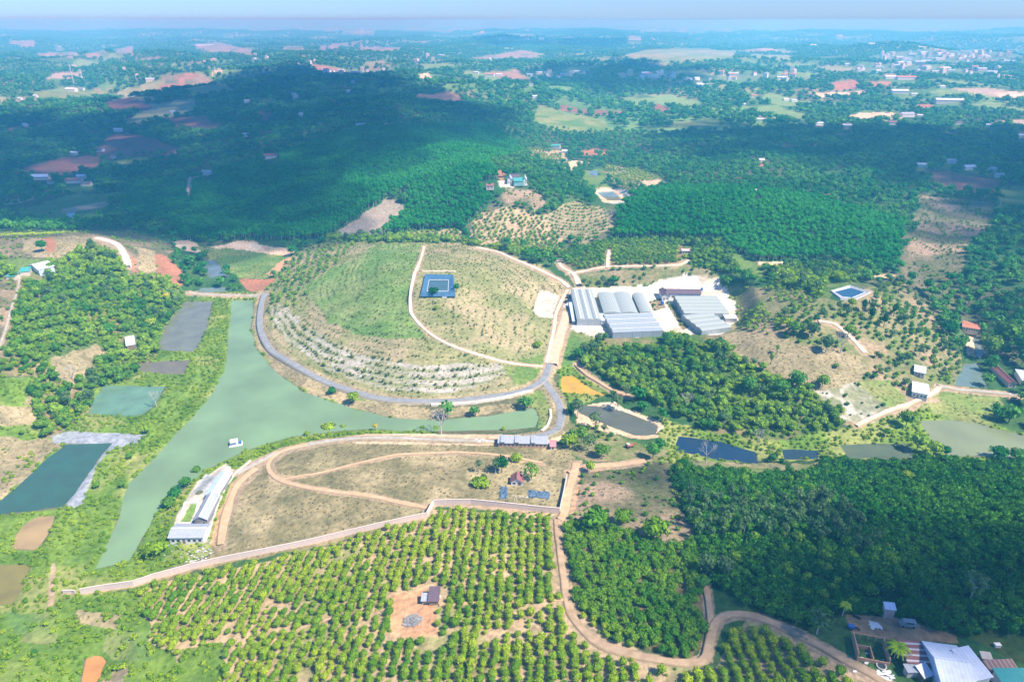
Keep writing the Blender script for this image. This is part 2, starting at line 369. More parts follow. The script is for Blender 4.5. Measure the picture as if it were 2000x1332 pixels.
cls('sand',    (.70,.52,.34), (.60,.42,.27), 9, (.74,.60,.44))
cls('orchard', (.52,.38,.23), (.44,.33,.20), 8, (.34,.32,.14))
cls('coffee',  (.16,.14,.06), (.24,.17,.09), 8)
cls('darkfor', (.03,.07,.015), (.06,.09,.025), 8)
cls('white',   (.76,.69,.60), (.60,.50,.39), 7, (.82,.78,.72))
cls('gravel',  (.50,.50,.50), (.40,.41,.42), 5)
cls('pinkyard',(.58,.47,.37), (.66,.58,.49), 5)
cls('rocky',   (.30,.30,.20), (.20,.22,.11), 4, (.46,.43,.36))
cls('slope',   (.26,.23,.12), (.15,.19,.06), 9, (.32,.25,.15))
cls('tanfield',(.38,.32,.25), (.33,.27,.21), 8)
cls('pink',    (.38,.25,.19), (.28,.24,.16), 40, (.14,.20,.09))
cls('palefield',(.19,.30,.09), (.33,.35,.17), 120)
cls('yard',    (.33,.225,.13), (.29,.20,.11), 9)
cls('track',   (.42,.31,.20), (.34,.26,.17), 5)
cls('liner',   (.27,.30,.34), (.34,.37,.40), 4)
cls('town',    (.10,.19,.09), (.17,.23,.12), 40)
cls('lawn',    (.16,.28,.05), (.20,.30,.07), 3)
cls('farmix',  (.09,.20,.06), (.16,.27,.09), 60, (.26,.25,.13))

NAT[:] = CLS['woods'][0]
nat('farmix', "-500,0 2500,0 2500,160 1800,215 1500,250 1250,262 1150,245 1000,215 850,170 650,140 450,150 200,180 0,215 -500,240")
# far fields
for s in ("1205,112 1262,98 1330,95 1440,100 1430,118 1300,125", "1470,106 1560,110 1540,118 1450,114"): nat('palefield', s)
for s in ("370,88 430,84 495,100 490,110 400,100", "553,91 592,90 596,101 550,102", "620,92 665,91 662,99 625,98", "700,94 790,94 780,101 705,101", "255,190 300,188 300,200 260,200",
          "905,118 960,108 1020,98 1052,104 1040,113 960,120", "735,122 745,120 775,135 765,137", "10,82 70,80 72,95 40,95", "70,105 150,102 160,112 80,114", "150,110 205,98 215,108 180,116", "220,97 262,92 262,108 228,110"): nat('pink', s)
for s in ("815,145 838,143 845,158 828,160 815,153", "410,138 435,135 432,146 415,146"): nat('sand', s)
for s in ("314,152 340,148 350,158 340,166 322,165", "352,163 395,146 422,160 412,167 362,168"): nat('pink', s)
nat('pink', "18,196 130,180 215,172 215,178 130,188 22,201")
for s in ("1616,163 1672,155 1680,168 1660,178 1625,176", "1688,160 1740,160 1735,172 1700,172", "1775,205 1815,203 1828,215 1790,218", "1830,60 1830,60 1830,60"): nat('redsoil', s)
for s in ("1590,182 1640,180 1690,176 1680,186 1600,191", "1648,230 1680,220 1740,219 1765,228 1740,236 1670,236", "1940,180 2060,178 2060,192 1950,188"): nat('sand', s)
for s in ("60,180 200,176 230,185 80,200",): nat('grass', s)
for s in ("185,300 215,262 240,258 300,270 357,295 340,303 280,303 205,312", "22,338 60,322 130,306 190,304 205,318 170,332 120,345 60,342", "320,232 400,226 415,240 380,252 335,248", "205,200 250,190 300,208 290,216 212,219",
          "0,262 25,248 105,240 110,244 60,250 6,264", "155,256 190,255 190,262 158,262", "500,220 530,218 535,235 515,240", "1095,205 1140,214 1230,218 1226,228 1140,222 1090,215", "1270,200 1305,210 1310,222 1280,220"): nat('plum', s)
for s in ("380,247 430,240 440,252 400,256", "1480,316 1500,318 1500,325 1482,324", "1808,337 1850,332 1856,360 1810,362"): nat('redsoil', s)
nat('plum', "1808,337 1955,350 1940,378 1875,372 1812,362"); nat('redsoil', "1808,335 1856,332 1858,360 1812,362")
nat('plum', "1820,270 1832,268 1845,285 1838,290")
for cx_, cy_, hw, hh in ((1850,113,150,14), (1760,135,100,9), (1880,142,70,6), (1090,147,65,5), (1270,150,80,6), (1480,151,85,6), (1370,160,55,5), (700,142,75,6)):
    fill(NAT, np.array([[cx_+hw*math.cos(a), cy_+hh*math.sin(a)] for a in np.linspace(0, 6.2, 24)]), CLS['town'][0])
# left valley fields
for s in ("40,410 130,382 255,374 262,380 200,395 215,412 195,425 120,438 60,430", "218,396 330,388 340,400 250,418 210,412", "205,318 270,304 310,306 300,316 240,328"): nat('meadow', s)
nat('grass', "225,318 262,312 266,322 235,328")
nat('sand', "366,378 372,345 385,340 410,338 398,344 380,348 372,378")
nat('meadow', "1950,362 2100,366 2100,415 1945,412"); nat('grass', "1050,205 1180,235 1200,262 1100,262 1040,240"); nat('grass', "1310,238 1400,235 1420,246 1300,250")
# middle distance
nat('orchard', "1035,288 1100,296 1110,318 1075,322 1030,300"); nat('sand', "1098,322 1125,314 1152,318 1140,324 1120,330 1118,340 1106,334")
nat('redsoil', "1135,295 1165,290 1195,296 1190,304 1140,302"); nat('orchard', "1180,322 1250,330 1300,352 1296,366 1230,372 1185,350"); nat('sand', "1250,355 1290,350 1310,364 1270,370")
nat('meadow', "1130,335 1180,330 1190,372 1150,368"); nat('gravel', "1155,368 1205,368 1230,392 1218,400 1185,396")
man('sand', "1155,368 1198,366 1228,393 1180,397"); man('gravel', "1206,370 1246,372 1228,384")
nat('scrub', "1790,382 1940,392 1935,450 1890,480 1865,560 1800,570 1762,545 1782,450"); nat('scrub', "975,366 1050,372 1068,395 1040,412 985,392")
nat('tanfield', "636,467 700,424 755,386 798,408 770,440 735,464 700,470")
nat('orchard', "925,420 1000,402 1065,425 1098,470 1095,492 918,476"); nat('terrtwo', "1062,420 1115,392 1155,402 1195,410 1200,440 1140,478 1092,466")
nat('orchard', "745,458 900,446 908,470 780,474"); nat('redsoil', "963,330 972,328 985,340 985,360 972,358")
man('pinkyard', "972,354 1020,352 1030,360 1000,366 975,364")
nat('rubber', "1205,405 1235,382 1300,372 1480,374 1600,395 1762,440 1758,532 1640,512 1500,515 1450,505 1400,470 1330,465 1205,466")
nat('rubber', "250,372 400,345 560,300 700,255 960,245 1020,300 945,326 880,335 790,372 755,388 640,466 560,470 360,470 330,440 240,420")
nat('rubber', "945,326 965,332 985,366 960,400 905,445 745,458 798,408 800,372 880,338")
nat('woodland', "640,462 740,464 900,470 1000,486 1098,492 1098,500 960,498 820,482 640,480")
nat('coffee', "1098,490 1190,466 1330,466 1342,500 1325,518 1190,520 1105,522"); nat('meadow', "1425,488 1492,520 1482,548 1440,535 1410,510")
nat('woodland', "1342,470 1400,472 1430,490 1440,535 1380,535 1330,520")
nat('slope', "1120,535 1340,515 1425,542 1260,556 1130,562")
nat('woodland', "1485,520 1650,512 1700,540 1650,560 1610,590 1540,580")
# right hill
nat('slope', "1415,560 1540,560 1640,590 1700,560 1760,545 1845,640 1885,720 1890,770 1760,800 1660,835 1500,700 1400,650")
nat('straw', "1402,652 1470,645 1560,668 1690,696 1690,730 1660,765 1600,762 1540,745 1450,712")
nat('rocky', "1590,765 1680,742 1755,792 1700,828 1620,820 1570,800"); nat('grass', "1680,745 1740,740 1790,800 1750,815")
nat('woodland', "1128,692 1180,664 1300,650 1400,650 1450,705 1560,752 1640,800 1650,840 1520,852 1400,848 1300,800 1200,752 1145,712")
nat('woods', "1850,540 2500,500 2500,780 1990,790 1940,700 1880,640 1830,590"); nat('sand', "1700,536 1745,538 1745,545 1702,542"); nat('sand', "1485,512 1530,510 1530,520 1488,520")
nat('bank', "1292,815 1320,825 1420,850 1520,855 1660,835 1760,800 1900,790 2500,790 2500,905 1320,915 1290,900")
nat('grass', "1765,785 1850,762 1950,770 1960,800 1935,835 1840,815"); nat('track', "1730,812 1820,776 1835,782 1740,820")
nat('woods', "1925,790 2500,780 2500,850 1990,848 1940,830")
# left hill
nat('woodland', "-500,500 0,500 110,500 200,470 300,530 380,585 350,620 300,700 250,745 150,770 60,730 -500,800")
nat('scrub', "-500,458 0,455 250,448 345,480 330,500 300,545 255,540 230,500 180,475 120,510 0,505 -500,510")
nat('straw', "40,470 140,462 230,470 150,490 100,505 45,495"); nat('redsoil', "85,466 105,463 112,490 95,494"); nat('redsoil', "300,495 325,500 362,540 348,558 318,545 305,520"); nat('straw', "262,480 300,490 308,545 275,525"); nat('redsoil', "250,505 264,500 266,530 256,530")
nat('meadow', "-500,505 0,508 100,508 60,530 0,530 -500,530"); nat('scrub', "-500,535 35,545 20,640 0,700 -500,720")
nat('bank', "-500,770 60,735 150,770 250,745 300,700 350,620 380,585 400,570 520,572 500,600 500,680 780,800 900,870 400,1080 300,1140 170,1165 270,1165 275,1500 -500,1500")
nat('straw', "100,700 190,668 215,690 160,740 100,790 40,790"); nat('straw', "-100,785 60,795 78,830 0,835 -100,840"); nat('straw', "-200,855 40,855 128,862 60,925 0,975 -200,1000")
nat('woodland', "60,700 100,700 110,740 180,790 150,830 90,860 60,800")
nat('sand', "335,470 370,468 400,484 470,470 578,488 560,500 500,497 440,484 380,495 350,488")
nat('grass', "380,480 440,484 560,500 550,540 470,545 420,520"); nat('redsoil', "462,545 555,543 540,566 500,572 480,568"); nat('orangesoil', "540,515 572,498 560,530 520,538")
nat('dryhill', "-100,1170 -100,1170 -100,1170")
# mound
nat('mound', "505,578 545,540 578,490 640,472 760,472 900,474 980,490 1060,520 1110,560 1090,640 1070,705 1060,738 1000,762 850,786 720,772 620,732 545,690 512,640")
nat('moundgreen', "590,560 640,530 700,500 740,474 820,476 812,520 803,590 830,660 780,665 700,655 640,630")
nat('terrace', "515,600 545,590 600,640 700,690 820,712 960,712 1010,715 960,745 850,770 730,755 640,722 560,670")
nat('grass', "980,712 1068,712 1060,738 1000,752"); nat('meadow', "1010,700 1068,690 1060,740 1000,740")
nat('straw', "494,590 508,590 505,640 520,680 600,740 700,780 850,800 1040,785 1040,795 850,820 740,812 600,766 530,722 492,660")
nat('grass', "1088,640 1180,640 1180,662 1130,690 1120,720 1085,710"); nat('grass', "1000,765 1070,750 1090,800 1080,840 1050,835 1052,800")
nat('bank', "1085,715 1130,712 1190,770 1130,790 1100,780"); nat('sand', "1114,788 1200,787 1292,826 1291,853 1236,854 1150,838 1118,812")
nat('slope', "1110,820 1160,832 1260,870 1300,880 1290,905 1150,905 1090,870")
# foreground
nat('dryhill', "405,1085 440,1010 480,930 560,880 640,862 760,856 980,850 1110,868 1130,905 1100,1002 850,985 835,1012 600,1072 420,1100 300,1150 290,1125")
nat('orchard', "250,1165 300,1140 600,1075 840,1012 850,990 1085,1003 1100,1100 1130,1190 1190,1250 1330,1300 1380,1310 1470,1200 1600,1270 1760,1345 1760,1500 240,1500")
nat('bank', "160,1165 262,1152 300,1250 360,1300 380,1500 100,1500"); nat('straw', "150,1192 228,1195 222,1228 145,1228"); nat('straw', "212,1292 245,1296 238,1340 188,1350"); nat('grass', "20,1195 110,1200 100,1260 30,1250"); nat('grass', "205,1230 300,1235 290,1290 215,1285")
nat('bank', "355,1270 430,1260 440,1340 360,1340")
nat('scrub', "1118,925 1180,908 1312,905 1322,960 1352,1052 1280,1062 1110,1022 1098,1000")
nat('coffee', "1096,1020 1160,1010 1280,1060 1352,1055 1380,1125 1375,1262 1345,1290 1190,1240 1130,1180 1098,1100")
nat('darkfor', "1318,905 1640,895 1900,895 2500,890 2500,1500 2060,1330 1880,1240 1650,1200 1560,1240 1480,1190 1385,1128 1350,1055 1322,960")
nat('slope', "1340,898 1480,905 1600,903 1590,918 1450,925 1340,915")
# made ground
man('white', "1262,562 1290,545 1340,536 1404,544 1414,578 1290,578"); man('white', "1150,562 1262,560 1300,578 1340,645 1310,642 1285,612 1268,575 1180,572")
nat('white', "1105,562 1300,560 1420,562 1442,626 1400,655 1300,650 1180,660 1108,642"); man('grass', "1166,576 1172,576 1190,610 1176,611"); man('scrub', "1268,590 1292,580 1300,600 1275,608"); man('scrub', "1300,590 1316,595 1345,640 1332,644")
man('pinkyard', "1052,568 1070,568 1098,580 1090,600 1086,622 1052,618 1040,607")
man('gravel', "1085,606 1095,576 1112,570 1115,620 1100,636 1086,634")
man('yard', "1650,1198 1750,1205 1866,1240 1872,1256 1800,1250 1760,1253 1662,1236")
man('orangesoil', "764,1160 845,1148 856,1242 762,1245"); man('pinkyard', "345,1004 385,940 440,905 460,918 425,960 405,1058 330,1058"); man('gravel', "375,962 400,925 425,930 405,968")
man('lawn', "352,1018 372,984 386,984 370,1022"); man('liner', "100,852 130,842 285,848 272,862 215,880 190,905 160,985 132,995 128,975 165,930 212,872 130,864 105,866")
man('orangesoil', "410,1062 425,1000 470,930 455,960 440,1050 430,1075"); man('sand', "640,856 720,846 980,848 1070,850 1100,830 1105,850 1080,868 975,870 700,866")
man('orangesoil', "1094,1000 1108,925 1120,912 1180,908 1250,900 1262,908 1180,918 1135,925 1122,1000 1098,1015")
man('track', "90,1190 100,1100 108,1100 104,1185"); man('sand', "1884,655 1908,655 1912,675 1906,698 1888,692")
man('redsoil', "1880,625 1915,632 1915,640 1885,638")
# tracks, roads as bare ground beneath / beside the road sheets
ROADS = [
 ("asphalt_road", 'asphalt', 5.2, "517,574 510,600 508,640 525,680 560,705 620,738 700,768 790,783 880,783 960,775 1025,762 1058,745 1070,725 1074,712"),
 ("asphalt_road", 'asphalt', 5.2, "1062,742 1078,765 1092,790 1096,815 1085,840 1060,850 1020,856"),
 ("concrete_road", 'concrete', 5.0, "188,466 205,470 226,478 240,492 248,510 249,522"),
 ("dam_road", 'greydirt', 3.5, "370,572 420,576 470,578 512,577"),
 ("lakeside_road", 'greydirt', 3.0, "1060,856 975,862 880,860 780,856 700,856 640,862 560,878 500,905 462,925"),
 ("dirt_road", 'dirt', 7.0, "1078,712 1086,680 1098,640 1108,610"),
 ("white_kerb_road", 'pale', 2.6, "1066,710 1074,680 1082,640 1086,612 1100,580 1108,566"),
 ("dirt_road", 'pale', 3.4, "1112,562 1095,548 1060,530 1000,505 970,492 930,484"),
 ("dirt_road", 'pale', 2.3, "828,482 822,505 808,540 801,590 808,620 845,656 905,684 985,707 1060,716"),
 ("dirt_road", 'pale', 4.0, "1090,510 1098,522 1118,534 1130,556"),
 ("dirt_road", 'pale', 3.0, "1108,534 1140,530 1180,522 1240,520 1320,518 1345,508"),
 ("dirt_road", 'pale', 3.6, "1186,524 1187,505 1190,490"),
 ("dirt_road", 'orange', 2.6, "1125,712 1150,735 1195,762 1230,775"),
 ("orange_track", 'orange', 3.6, "1125,905 1117,935 1108,965 1100,1005 1092,1015"),
 ("orange_track", 'orange', 3.6, "1112,925 1150,912 1210,908 1260,900"),
 ("farm_track", 'track', 3.2, "1088,1015 1092,1060 1098,1110 1108,1170 1122,1210 1160,1250 1210,1272 1290,1290 1350,1295 1378,1285 1388,1240 1400,1212 1430,1200 1480,1205 1560,1240 1640,1285 1720,1330 1800,1375"),
 ("farm_track", 'track', 2.6, "1388,1225 1384,1180 1378,1145"),
 ("hill_track", 'orange', 3.4, "430,1065 440,1010 462,950 500,915"),
 ("hill_track", 'orange', 2.5, "600,868 550,882 524,905 535,930 580,948 650,960 720,968 800,985 835,992"),
 ("hill_track", 'orange', 1.5, "540,938 620,925 700,905 780,888 860,885 960,888 1060,905"),
 ("orchard_track", 'track', 1.1, "480,1295 520,1270 570,1235 640,1210 700,1198 760,1190"),
 ("orchard_track", 'orange', 1.3, "858,1182 940,1178 1020,1175 1100,1172"),
 ("farm_road", 'greydirt', 3.4, "1832,755 1880,762 1945,768 1990,772"),
 ("farm_road", 'pale', 2.6, "1672,832 1700,818 1760,795 1815,772 1835,756"),
 ("hillside_path", 'greydirt', 1.6, "38,535 34,570 24,600 14,635 4,665 -10,700"),
 ("forest_clearing_path", 'pale', 4.0, "366,378 371,350 384,341 402,340"),
 ("hill_path", 'pale', 3.0, "1598,628 1625,632 1640,640 1670,668 1690,690"),
 ("far_road", 'greydirt', 5, "125,412 150,407 180,403 205,398"),
 ("far_road", 'greydirt', 4, "0,398 40,392 60,386"),
]
for nm, k, wd, s in ROADS:
    p = P(s); c = 'straw' if k in ('asphalt',) else 'track'
    if nm == 'orchard_track': continue
    a = (p[:, 1].mean()-38); stroke(MAN, p, wd*a/150*1.0+1.5, CLS['track'][0] if k != 'asphalt' else CLS['straw'][0])
for nm, lv, c, pg, wp in PONDS: fill(MAN, pg, 254)
WALLPX = "125,1158 160,1158 262,1143 300,1130 430,1095 600,1062 760,1020 835,1010 848,985 1092,1000"
stroke(MAN, WALLPX, 8, CLS['track'][0])

FARH = [
 (145,357,30,9,'r',"largest of the far red roofed farm buildings above the left meadow"),(170,363,18,6,'m',"smaller red roofed building right of the largest red one"),(82,350,34,6,'b',"long blue grey shed left of the red roofed farm"),(101,359,11,5,'t',"small orange roofed house between the blue shed and the red farm"),(160,349,14,3,'w',"thin white roof behind the red roofed farm"),
 (406,341,20,8,'g',"lilac grey house at the end of the pale forest track"),(529,309,24,8,'r',"pinkish roofed house alone in the dark plantation"),(480,267,10,5,'w',"pale bluish house above the lone plantation house"),(338,222,8,4,'w',"white house over the plum coloured field"),(483,201,10,3,'w',"small white roof on the dark ridge"),(575,187,9,4,'g',"grey roof on the crest of the dark ridge"),(680,181,10,4,'w',"white roof among the trees of the dark ridge"),(690,163,7,6,'w',"small white temple house with pointed roof"),
 (232,257,16,4,'w',"pale long roof above the big plum field"),(196,296,16,5,'r',"pinkish shed at the left corner of the big plum field"),(146,303,14,3,'w',"thin pale roof left of the plum field"),(222,310,5,3,'t',"tiny orange roof under the plum field"),(50,247,8,3,'w',"white roof on the far left plum field"),(140,178,20,4,'w',"long white roof in the sandy settlement on the far left ridge"),(160,176,10,3,'g',"grey roof right of the long white one on the far left ridge"),(40,195,8,4,'w',"white house at the left end of the sandy strip"),(70,190,8,3,'w',"small pale house in the sandy strip"),
 (957,149,18,7,'t',"house with terracotta roof and white walls on the far plain"),(975,148,12,4,'w',"white house right of the terracotta one"),(930,144,10,4,'w',"white house left of the terracotta one"),(1045,192,10,4,'w',"white house alone in the centre woods"),(1036,168,11,3,'g',"grey roof north of the lone white house"),(1085,289,18,5,'e',"teal roofed barn by the valley orchard"),(1104,300,12,4,'w',"white flat roof right of the teal barn"),(1470,190,14,6,'t',"orange roofed villa in the far green fields"),(1452,207,6,3,'w',"small white house below the orange villa"),(1485,237,12,4,'w',"white fronted house at the near edge of the far fields"),
 (1550,199,12,5,'b',"blue roofed house in the far fields"),(1534,197,10,3,'w',"white house left of the blue roofed one"),(1738,154,22,7,'w',"big white factory block on the far plain"),(1768,155,38,4,'t',"long red roofed hall right of the white factory block"),(1855,200,54,4,'w',"very long white greenhouse roof on the far right"),(1756,182,30,4,'w',"white long shed below the factory block"),(1785,187,12,4,'w',"white house right of the white long shed"),(1745,243,18,5,'r',"pink and grey roofed house at the edge of the far right woods"),(1770,228,26,5,'g',"cluster of grey roofs above the pink one"),(1796,229,10,3,'w',"white roof right of the grey cluster"),
 (1655,249,18,4,'w',"white roof in the far right woods"),(1598,245,16,4,'b',"blue roof left of the white woods roof"),(1870,243,13,4,'m',"dull purple roof at the far right"),(1928,248,14,4,'w',"pale roof right of the dull purple one"),(1996,269,18,7,'b',"pale blue big roof at the right edge"),(1800,327,20,4,'w',"white roof left above the red field on the right"),(1855,319,18,5,'g',"grey roof above the red field"),(1890,331,24,6,'w',"big white roof above the red field"),(1937,335,12,3,'g',"small grey roof right of the big white one"),(1486,318,9,5,'w',"white hut with red yard in the dark right woods"),(1481,380,12,3,'w',"thin white roof above the rubber block"),
 (1950,347,14,3,'g',"low grey roof at the end of the red field"),(1240,79,24,5,'w',"bright white complex near the horizon"),(1640,72,10,3,'w',"white hall near the horizon right of centre"),(600,42,64,2,'w',"very long white roof on the horizon left of centre"),(700,64,60,2,'w',"long pale roofs on the plain near the horizon"),(1840,172,10,3,'w',"small white roof between the factory hall and the long greenhouse"),(1655,128,10,3,'w',"white roof south of the far town"),(115,94,9,2,'w',"pale roof near the far left horizon"),(400,90,34,2,'w',"long white roof on the far pink hillside"),
]
CLEAR = ["55,506 92,506 92,545 38,545 38,522", "240,655 268,655 268,680 240,680", "1775,708 1815,708 1820,785 1775,785", "1942,710 1980,710 1980,758 1945,758", "1872,625 1920,625 1920,646 1872,646", "1985,720 2010,720 2010,748 1985,748", "1325,480 1352,480 1352,496 1325,496",
 "1722,1168 1756,1168 1758,1212 1722,1212", "1750,1240 2060,1240 2060,1400 1830,1400 1765,1330", "1660,1238 1735,1250 1738,1310 1662,1298", "820,1140 864,1140 868,1182 820,1182", "985,915 1035,915 1035,950 985,950", "970,945 1080,945 1080,985 970,985", "940,355 1032,340 1032,368 940,368", "1110,622 1185,622 1185,642 1110,642", "1183,640 1300,640 1300,668 1187,668", "1335,640 1440,622 1445,650 1372,668", "815,528 895,528 895,584 815,584", "1612,553 1708,553 1708,590 1612,590", "130,345 182,345 182,368 130,368", "395,335 418,335 418,348 395,348", "515,300 545,300 545,316 515,316", "1285,560 1378,560 1378,584 1285,584"]
CLEAR += [f"{px-w_/2-2},{py-d_-1} {px+w_/2+2},{py-d_-1} {px+w_/2+2},{py+4+d_*.4} {px-w_/2-2},{py+4+d_*.4}" for px, py, w_, d_, rf, lb in FARH]
NOVEG = np.zeros(MAN.shape, bool)
for s_ in CLEAR:
    q = P(s_); t_ = np.zeros_like(MAN); fill(t_, q, 1); NOVEG[t_ > 0] = True
def lookup(x, y, z, jit=True):
    px, py, dep = project(x, y, z)
    s = FPX/dep
    jx = (fbm(x, y, 9, 2, 41)-.5)*7*s; jy = (fbm(x, y, 9, 2, 57)-.5)*7*s*.5
    def q(mp, a, b): return mp[np.clip(b, 0, CH-1).astype(int), np.clip(a-X0, 0, CW-1).astype(int)]
    n = q(NAT, px+jx*jit, py+jy*jit); m = q(MAN, px, py)
    return np.where(m > 0, m, n), px, py, dep

# mound ring coordinate: 1 at the asphalt road, 0 at the summit
MC = G(850, 575)[:2]
_ring = on_ground(*P("512,578 508,640 545,695 620,738 700,768 790,783 880,783 960,775 1040,755 1072,715 1086,660 1098,610 1108,560 1040,515 960,490 880,480 780,476 680,478 610,490 560,525").T)
_ra = np.arctan2(_ring[:, 1]-MC[1], _ring[:, 0]-MC[0]); _rr = np.hypot(_ring[:, 0]-MC[0], _ring[:, 1]-MC[1]); _o = np.argsort(_ra)
def ring(x, y):
    a = np.arctan2(y-MC[1], x-MC[0]); r = np.hypot(x-MC[0], y-MC[1])
    rr = np.interp(a, _ra[_o], _rr[_o], period=2*math.pi); return r/rr, rr

# ================================================================ TERRAIN SHEET
NR, NC = 1050, 1250
_py = np.linspace(1640, 62, NR-60); _yr = at_z(np.full(len(_py), 1000.), _py, 0.0)[1]
_yr = np.concatenate([[-40, 20, 60], np.geomspace(75, _yr[0]*.985, 12), _yr]); _yr = _yr[_yr < 11500]
_yr = np.unique(_yr); _yr = np.concatenate([_yr, np.geomspace(_yr[-1]*1.03, 60000, 45)])
NR = len(_yr); _t = np.linspace(-1.12, 1.12, NC)
TX = (_t[None]*(_yr[:, None]+60)); TY = np.repeat(_yr[:, None], NC, 1)
TX[:3] = _t[None]*130
TZ = H(TX.ravel(), TY.ravel())
x, y, z = TX.ravel(), TY.ravel(), TZ
cid, px, py, dep = lookup(x, y, z)
colr = np.zeros((len(x), 3)); n1 = {}
n_big = fbm(x, y, 160, 3, 71); 
for nm, (ci, ca, cb, sc, cc) in CLS.items():
    m = cid == ci
    if not m.any(): continue
    k = np.clip((fbm(x[m], y[m], sc, 3, ci)-.28)/.44, 0, 1)[:, None]
    c = np.array(ca)*(1-k)+np.array(cb)*k
    if cc is not None:
        k2 = sstep(.52, .7, fbm(x[m], y[m], sc*2.2, 3, ci+100))[:, None]; c = c*(1-k2)+np.array(cc)*k2
    colr[m] = c
# patchwork of distant smallholdings: each plot has its own crop
m = (cid == CLS['farmix'][0]) | ((cid == CLS['woods'][0]) & (y > 1300))
if m.any():
    xx, yy = x[m], y[m]; wx = xx+140*(fbm(xx, yy, 300, 2, 3)-.5); wy = yy+140*(fbm(xx, yy, 300, 2, 4)-.5)
    cs = 95.0; r_ = _hash(np.floor((wx*.9+wy*.35)/cs), np.floor((wy*.9-wx*.35)/(cs*1.7)), 31); r2 = _hash(np.floor((wx*.9+wy*.35)/cs), np.floor((wy*.9-wx*.35)/(cs*1.7)), 77)
    cc = colr[m].copy(); cc *= (.75+.5*r2)[:, None]
    cc[r_ > .90] = np.array((.20,.30,.10)); cc[r_ > .945] = np.array((.30,.32,.15)); cc[r_ > .975] = np.array((.34,.20,.13)); cc[r_ > .992] = np.array((.44,.36,.26))
    colr[m] = cc
# planting strips of the mound: rows run round the hill, parallel to the ring road
rho, rr = ring(x, y)
dm = (1-rho)*rr
for nm, per, amt, cc in (('terrace', 6.2, .8, (.21,.24,.10)), ('mound', 7.0, .62, (.23,.24,.11)), ('moundgreen', 7.0, .4, (.14,.20,.06))):
    m = cid == CLS[nm][0]
    ph = np.abs(((dm[m]+2.0*(fbm(x[m], y[m], 30, 2, 8)-.5))/per) % 1-.5)*2
    k = (sstep(.5, .72, ph)*amt*sstep(.18, .5, fbm(x[m], y[m], 6, 2, 14)))[:, None]; colr[m] = colr[m]*(1-k)+np.array(cc)*k
    if nm == 'terrace':
        m_far = dm[m] > 400; 
T2 = G(1120, 385)[:2]
m = cid == CLS['terrtwo'][0]; ph = np.abs((np.hypot(x[m]-T2[0], y[m]-T2[1])/7.0) % 1-.5)*2; k = (sstep(.5, .75, ph)*.75)[:, None]; colr[m] = colr[m]*(1-k)+np.array((.15,.20,.07))*k
m = cid == CLS['orchard'][0]
k = sstep(.55, .75, fbm(x[m], y[m], 3.2, 2, 21))[:, None]*.4; colr[m] = colr[m]*(1-k)+np.array((.22,.17,.10))*k
m = cid == 254; colr[m] = (.16,.15,.09)
me = D.meshes.new("ground")
me.vertices.add(NR*NC); me.vertices.foreach_set("co", np.stack([x, y, z], 1).astype(np.float32).ravel())
ii = (np.arange(NR-1)[:, None]*NC+np.arange(NC-1)[None]).ravel()
quads = np.stack([ii, ii+1, ii+NC+1, ii+NC], 1).astype(np.int32)
nq = len(quads); me.loops.add(nq*4); me.loops.foreach_set("vertex_index", quads.ravel())
me.polygons.add(nq); me.polygons.foreach_set("loop_start", np.arange(nq, dtype=np.int32)*4)
me.polygons.foreach_set("use_smooth", np.ones(nq, bool))
me.update(calc_edges=True)
ca = me.color_attributes.new("cover", 'FLOAT_COLOR', 'POINT'); ca.data.foreach_set("color", np.concatenate([colr, np.ones((len(x), 1))], 1).astype(np.float32).ravel())
gm, nd, lk = newmat("ground_cover")
b = nd.new("ShaderNodeBsdfPrincipled"); b.inputs['Roughness'].default_value = .95; b.inputs['Specular IOR Level'].default_value = .1
at = nd.new("ShaderNodeAttribute"); at.attribute_name = "cover"
f1, src = noise_mix(nd, lk, (.70,.72,.74), (1.30,1.27,1.24), .45, 5, 'pos', .3, .7)
f2, _ = noise_mix(nd, lk, (.86,.90,.86), (1.12,1.10,1.12), .05, 4, 'pos', .35, .65)
a1 = nd.new("ShaderNodeMix"); a1.data_type = 'RGBA'; a1.blend_type = 'MULTIPLY'; a1.inputs[0].default_value = 1; lk.new(at.outputs[0], a1.inputs[6]); lk.new(f1, a1.inputs[7])
a2 = nd.new("ShaderNodeMix"); a2.data_type = 'RGBA'; a2.blend_type = 'MULTIPLY'; a2.inputs[0].default_value = 1; lk.new(a1.outputs[2], a2.inputs[6]); lk.new(f2, a2.inputs[7])
lk.new(a2.outputs[2], b.inputs['Base Color'])
nb = nd.new("ShaderNodeTexNoise"); nb.inputs['Scale'].default_value = .8; nb.inputs['Detail'].default_value = 4; lk.new(src, nb.inputs['Vector'])
bp = nd.new("ShaderNodeBump"); bp.inputs['Strength'].default_value = .8; bp.inputs['Distance'].default_value = .5; lk.new(nb.outputs[0], bp.inputs['Height']); lk.new(bp.outputs[0], b.inputs['Normal'])
out(nd, lk, b.outputs[0]); me.materials.append(gm)
ground = D.objects.new("ground", me); COL.objects.link(ground); tag(ground, kind='structure')
del x, y, z, cid, px, py, dep, colr, rho, rr, dm, TX, TY, TZ, ii, quads

